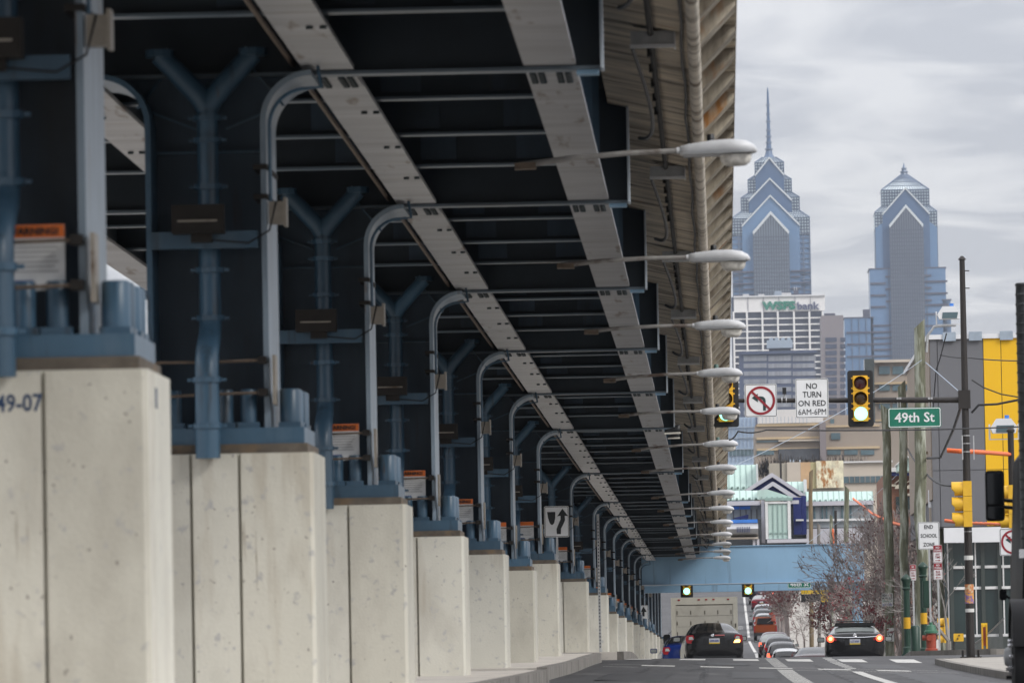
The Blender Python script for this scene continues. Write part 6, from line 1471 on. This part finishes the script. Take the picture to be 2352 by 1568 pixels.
for q, (x, d) in enumerate(((1806, 420), (1797, 455), (1789, 500), (1783, 540), (1780, 590))):
    X, _ = XZ(x, 1420, d); zb = gz(X, d)
    t = thing('street_tree', 'bare dark street tree trunk on the far right pavement, %s up the hill' % ['first', 'second', 'third', 'fourth', 'fifth'][q], 'tree', (X, d, zb), 'bare street trees up the hill')
    MB().tube([(X, d, zb), (X + .05, d, zb + 1.5), (X - .05, d, zb + 3), (X + .1, d, zb + 5.5)], [.2, .16, .14, .06], 7).build('trunk', 'bark', t, smooth=True)
    cr = MB(); rr = random.Random(q)
    for k in range(26):
        a = rr.uniform(0, 6.28); z0 = zb + 2 + rr.random() * 2.5; p0 = Vector((X, d, z0)); p1 = p0 + Vector((math.cos(a) * 1.5, math.sin(a) * 1.5, 1 + rr.random()))
        cr.tube([p0, p0.lerp(p1, .5) + Vector((0, 0, .15)), p1], [.05, .03, .01], 3)
        for u in range(14):
            c = p0.lerp(p1, rr.random()) + Vector((rr.uniform(-.3, .3), rr.uniform(-.3, .3), rr.uniform(-.2, .3))); s = .07
            cr.add([c + Vector((-s, 0, -s)), c + Vector((s, 0, -s)), c + Vector((0, 0, s))], [(0, 1, 2)], 1)
    cr.build('crown', ['bark', 'bud_dark'], t, fix=False)
# pavement clutter under the trees: small posts
# ------------------------------------------------------------------ bare trees with red buds
def bare_tree(label, X, d, height, spread, seed, budm='bud_red', barkm='bark', lean=(0, 0), buds=1.0, zb=None, depth=6, thick=.13, fork=.28, tw=1.0):
    rr = random.Random(seed); zb = gz(X, d) if zb is None else zb
    t = thing('red_bud_tree' if buds > .2 else 'bare_tree', label, 'tree', (X, d, zb), 'bare early-spring trees on the right')
    tr = MB(); cr = MB(); bu = MB(); H = height
    def grow(p, dirv, L, r, lev):
        n = 3; pts = [p]; q = p.copy(); dv = dirv.copy(); rs = [r]
        for k in range(n):
            dv = (dv + Vector((rr.uniform(-1, 1), rr.uniform(-1, 1), rr.uniform(-.3, .9))) * .16).normalized()
            q = q + dv * (L / n); pts.append(q.copy()); rs.append(r * (1 - .35 * (k + 1) / n))
        (tr if lev == 0 else cr).tube(pts, rs, 7 if lev == 0 else (5 if lev < 3 else 3), 0, caps=False)
        if lev >= 3 and buds > 0:
            for k in range(int(rr.random() * 7 * buds) + (1 if rr.random() < buds else 0)):
                c = pts[rr.randint(1, n)].lerp(pts[rr.randint(0, n)], rr.random()) + Vector((rr.uniform(-.06, .06), rr.uniform(-.06, .06), rr.uniform(-.05, .06)))
                s = rr.uniform(.018, .05)
                a = rr.uniform(0, 3.14); u = Vector((math.cos(a), math.sin(a), rr.uniform(-.4, .4))) * s; v = Vector((rr.uniform(-.4, .4), rr.uniform(-.4, .4), 1)) * s
                bu.add([c - u, c - v * .9, c + u, c + v], [(0, 1, 2, 3)])
        if lev >= depth: return
        kids = 2 if lev < 2 else rr.choice((2, 3, 3))
        for k in range(kids):
            ang = rr.uniform(.25, .75) * spread; az = rr.uniform(0, 6.283)
            ax = dv.orthogonal().normalized(); ax.rotate(__import__('mathutils').Quaternion(dv, az))
            nd = (dv * math.cos(ang) + ax * math.sin(ang)); nd = (nd + Vector((lean[0], lean[1], .12)) * .25).normalized()
            grow(pts[-1] if k else pts[-1 - (rr.random() < .3)], nd, L * rr.uniform(.66, .86), max(rs[-1] * rr.uniform(.6, .78), .0095 * tw), lev + 1)
    grow(Vector((X, d, zb - .1)), Vector((lean[0] * .4, 0, 1)).normalized(), H * fork, thick, 0)
    tr.build('trunk', barkm, t, smooth=True, fix=False); c = cr.build('crown', barkm, t, fix=False)
    if bu.f: o = bu.build('buds', budm, t, fix=False); o['kind'] = 'stuff'
    return t
def TX(x, d): return XZ(x, 1450, d)[0]
bare_tree('spreading tree with dark red buds in front of the blue beam', TX(2012, 232), 232, 4.7, 1.35, 11, lean=(-.75, 0), buds=.45, fork=.26, thick=.10)
bare_tree('second red-budded tree leaning over the braking sedan', TX(1990, 244), 244, 4.2, 1.3, 5, lean=(-.55, 0), buds=.8, thick=.09)
bare_tree('tall thin bare tree with few buds behind the leftmost timber pole', TX(2005, 268), 268, 8.2, 1.0, 21, 'bud_dark', lean=(-.12, 0), buds=.18, depth=7)
bare_tree('tall bare tree between the timber poles', TX(2062, 272), 272, 7.6, .95, 33, 'bud_dark', 'bark', lean=(.05, 0), buds=.18, depth=7)
bare_tree('bare tree left of the timber poles above the beam end', TX(2022, 285), 285, 7.4, 1.05, 47, 'bud_dark', 'bark', lean=(-.1, 0), buds=.15, depth=7)
bare_tree('pale bare sapling in front of the glass ground floor', TX(2185, 210), 210, 4.4, 1.25, 8, 'bud_dark', 'bark_pale', lean=(-.2, 0), buds=.05)
bare_tree('low red-budded tree near the parked cars', TX(1868, 300), 300, 3.1, 1.3, 17, 'bud_red', lean=(-.35, 0), buds=1.6)
bare_tree('red-budded tree behind the yellow banner', TX(1915, 310), 310, 3.6, 1.2, 19, 'bud_red', lean=(-.2, 0), buds=1.4)
bare_tree('dense thicket tree right of the third timber pole', TX(2100, 255), 255, 5.2, 1.2, 29, 'bud_dark', 'bark', buds=.5)
for q, (x, d, h, sd_) in enumerate(((2020, 262, 6.4, 61), (2085, 262, 6.8, 62), (2015, 300, 6.8, 63), (2040, 298, 7.6, 64), (2140, 262, 5.6, 65), (1985, 262, 3.0, 66))):
    bare_tree(['slender bare tree just left of the middle timber pole', 'slender bare tree just right of the middle timber pole', 'bare tree rising over the right end of the beam', 'bare tree in front of the brick building', 'low bare tree before the grey wall', 'bushy red-budded tree at the right end of the beam'][q], TX(x, d), d, h, 1.1, sd_, 'bud_red' if q == 5 else 'bud_dark', 'bark', lean=(-.1, 0), buds=.8 if q == 5 else .15, depth=7, tw=1.25)
src_ = [o for o in bpy.data.objects if o.parent is None and o.name.split('.')[0] in ('bare_tree', 'red_bud_tree') and ('slender' in o.get('label', '') or 'spreading' in o.get('label', '') or 'banner' in o.get('label', ''))]
sl_ = [o for o in src_ if 'slender' in o['label']]
rr = random.Random(5)
for q, (x, d, s) in enumerate(((1885, 350, .6), (1905, 380, .7), (1935, 335, .55), (1955, 365, .7), (1990, 340, .8), (2010, 375, 1.2), (2035, 320, .95), (2055, 345, 1.1), (2095, 300, .9), (1850, 400, .6), (1835, 450, .7), (1975, 410, .9), (2000, 270, 1.15), (2030, 290, 1.3), (2060, 258, 1.15), (2092, 280, 1.25), (2125, 266, 1.0), (2045, 310, 1.4))):
    c = copy_tree(src_[q % len(src_)] if q < 12 else sl_[q % len(sl_)]); X = TX(x, d); c.location = (X, d, gz(X, d)); c.rotation_euler.z = rr.uniform(0, 6.28); c.scale = (s, s, s)
    c['label'] = 'bare tree in the brown tangle behind the red-budded trees'; c['group'] = 'tangle of bare trees behind'
bare_tree('twiggy bare tree seen under the viaduct at far left', XZ(345, 840, 90)[0] - .2, 90, 4.6, 1.1, 4, 'bud_dark', 'bark', buds=.25)

# ------------------------------------------------------------------ air
hz = MB().box(-900, 900, -60, 3950, -6, 420)
m = bpy.data.materials.new('air'); m.use_nodes = True; t = m.node_tree; t.nodes.clear()
o = t.nodes.new('ShaderNodeOutputMaterial'); v = t.nodes.new('ShaderNodeVolumePrincipled')
v.inputs['Color'].default_value = (.80, .87, 1.0, 1); v.inputs['Density'].default_value = HAZE; v.inputs['Anisotropy'].default_value = 0.2
t.links.new(v.outputs[0], o.inputs['Volume']); MATS['air'] = m
hb = hz.build('haze', 'air'); hb['kind'] = 'stuff'; hb['label'] = 'thin grey blue air in front of the distant towers'
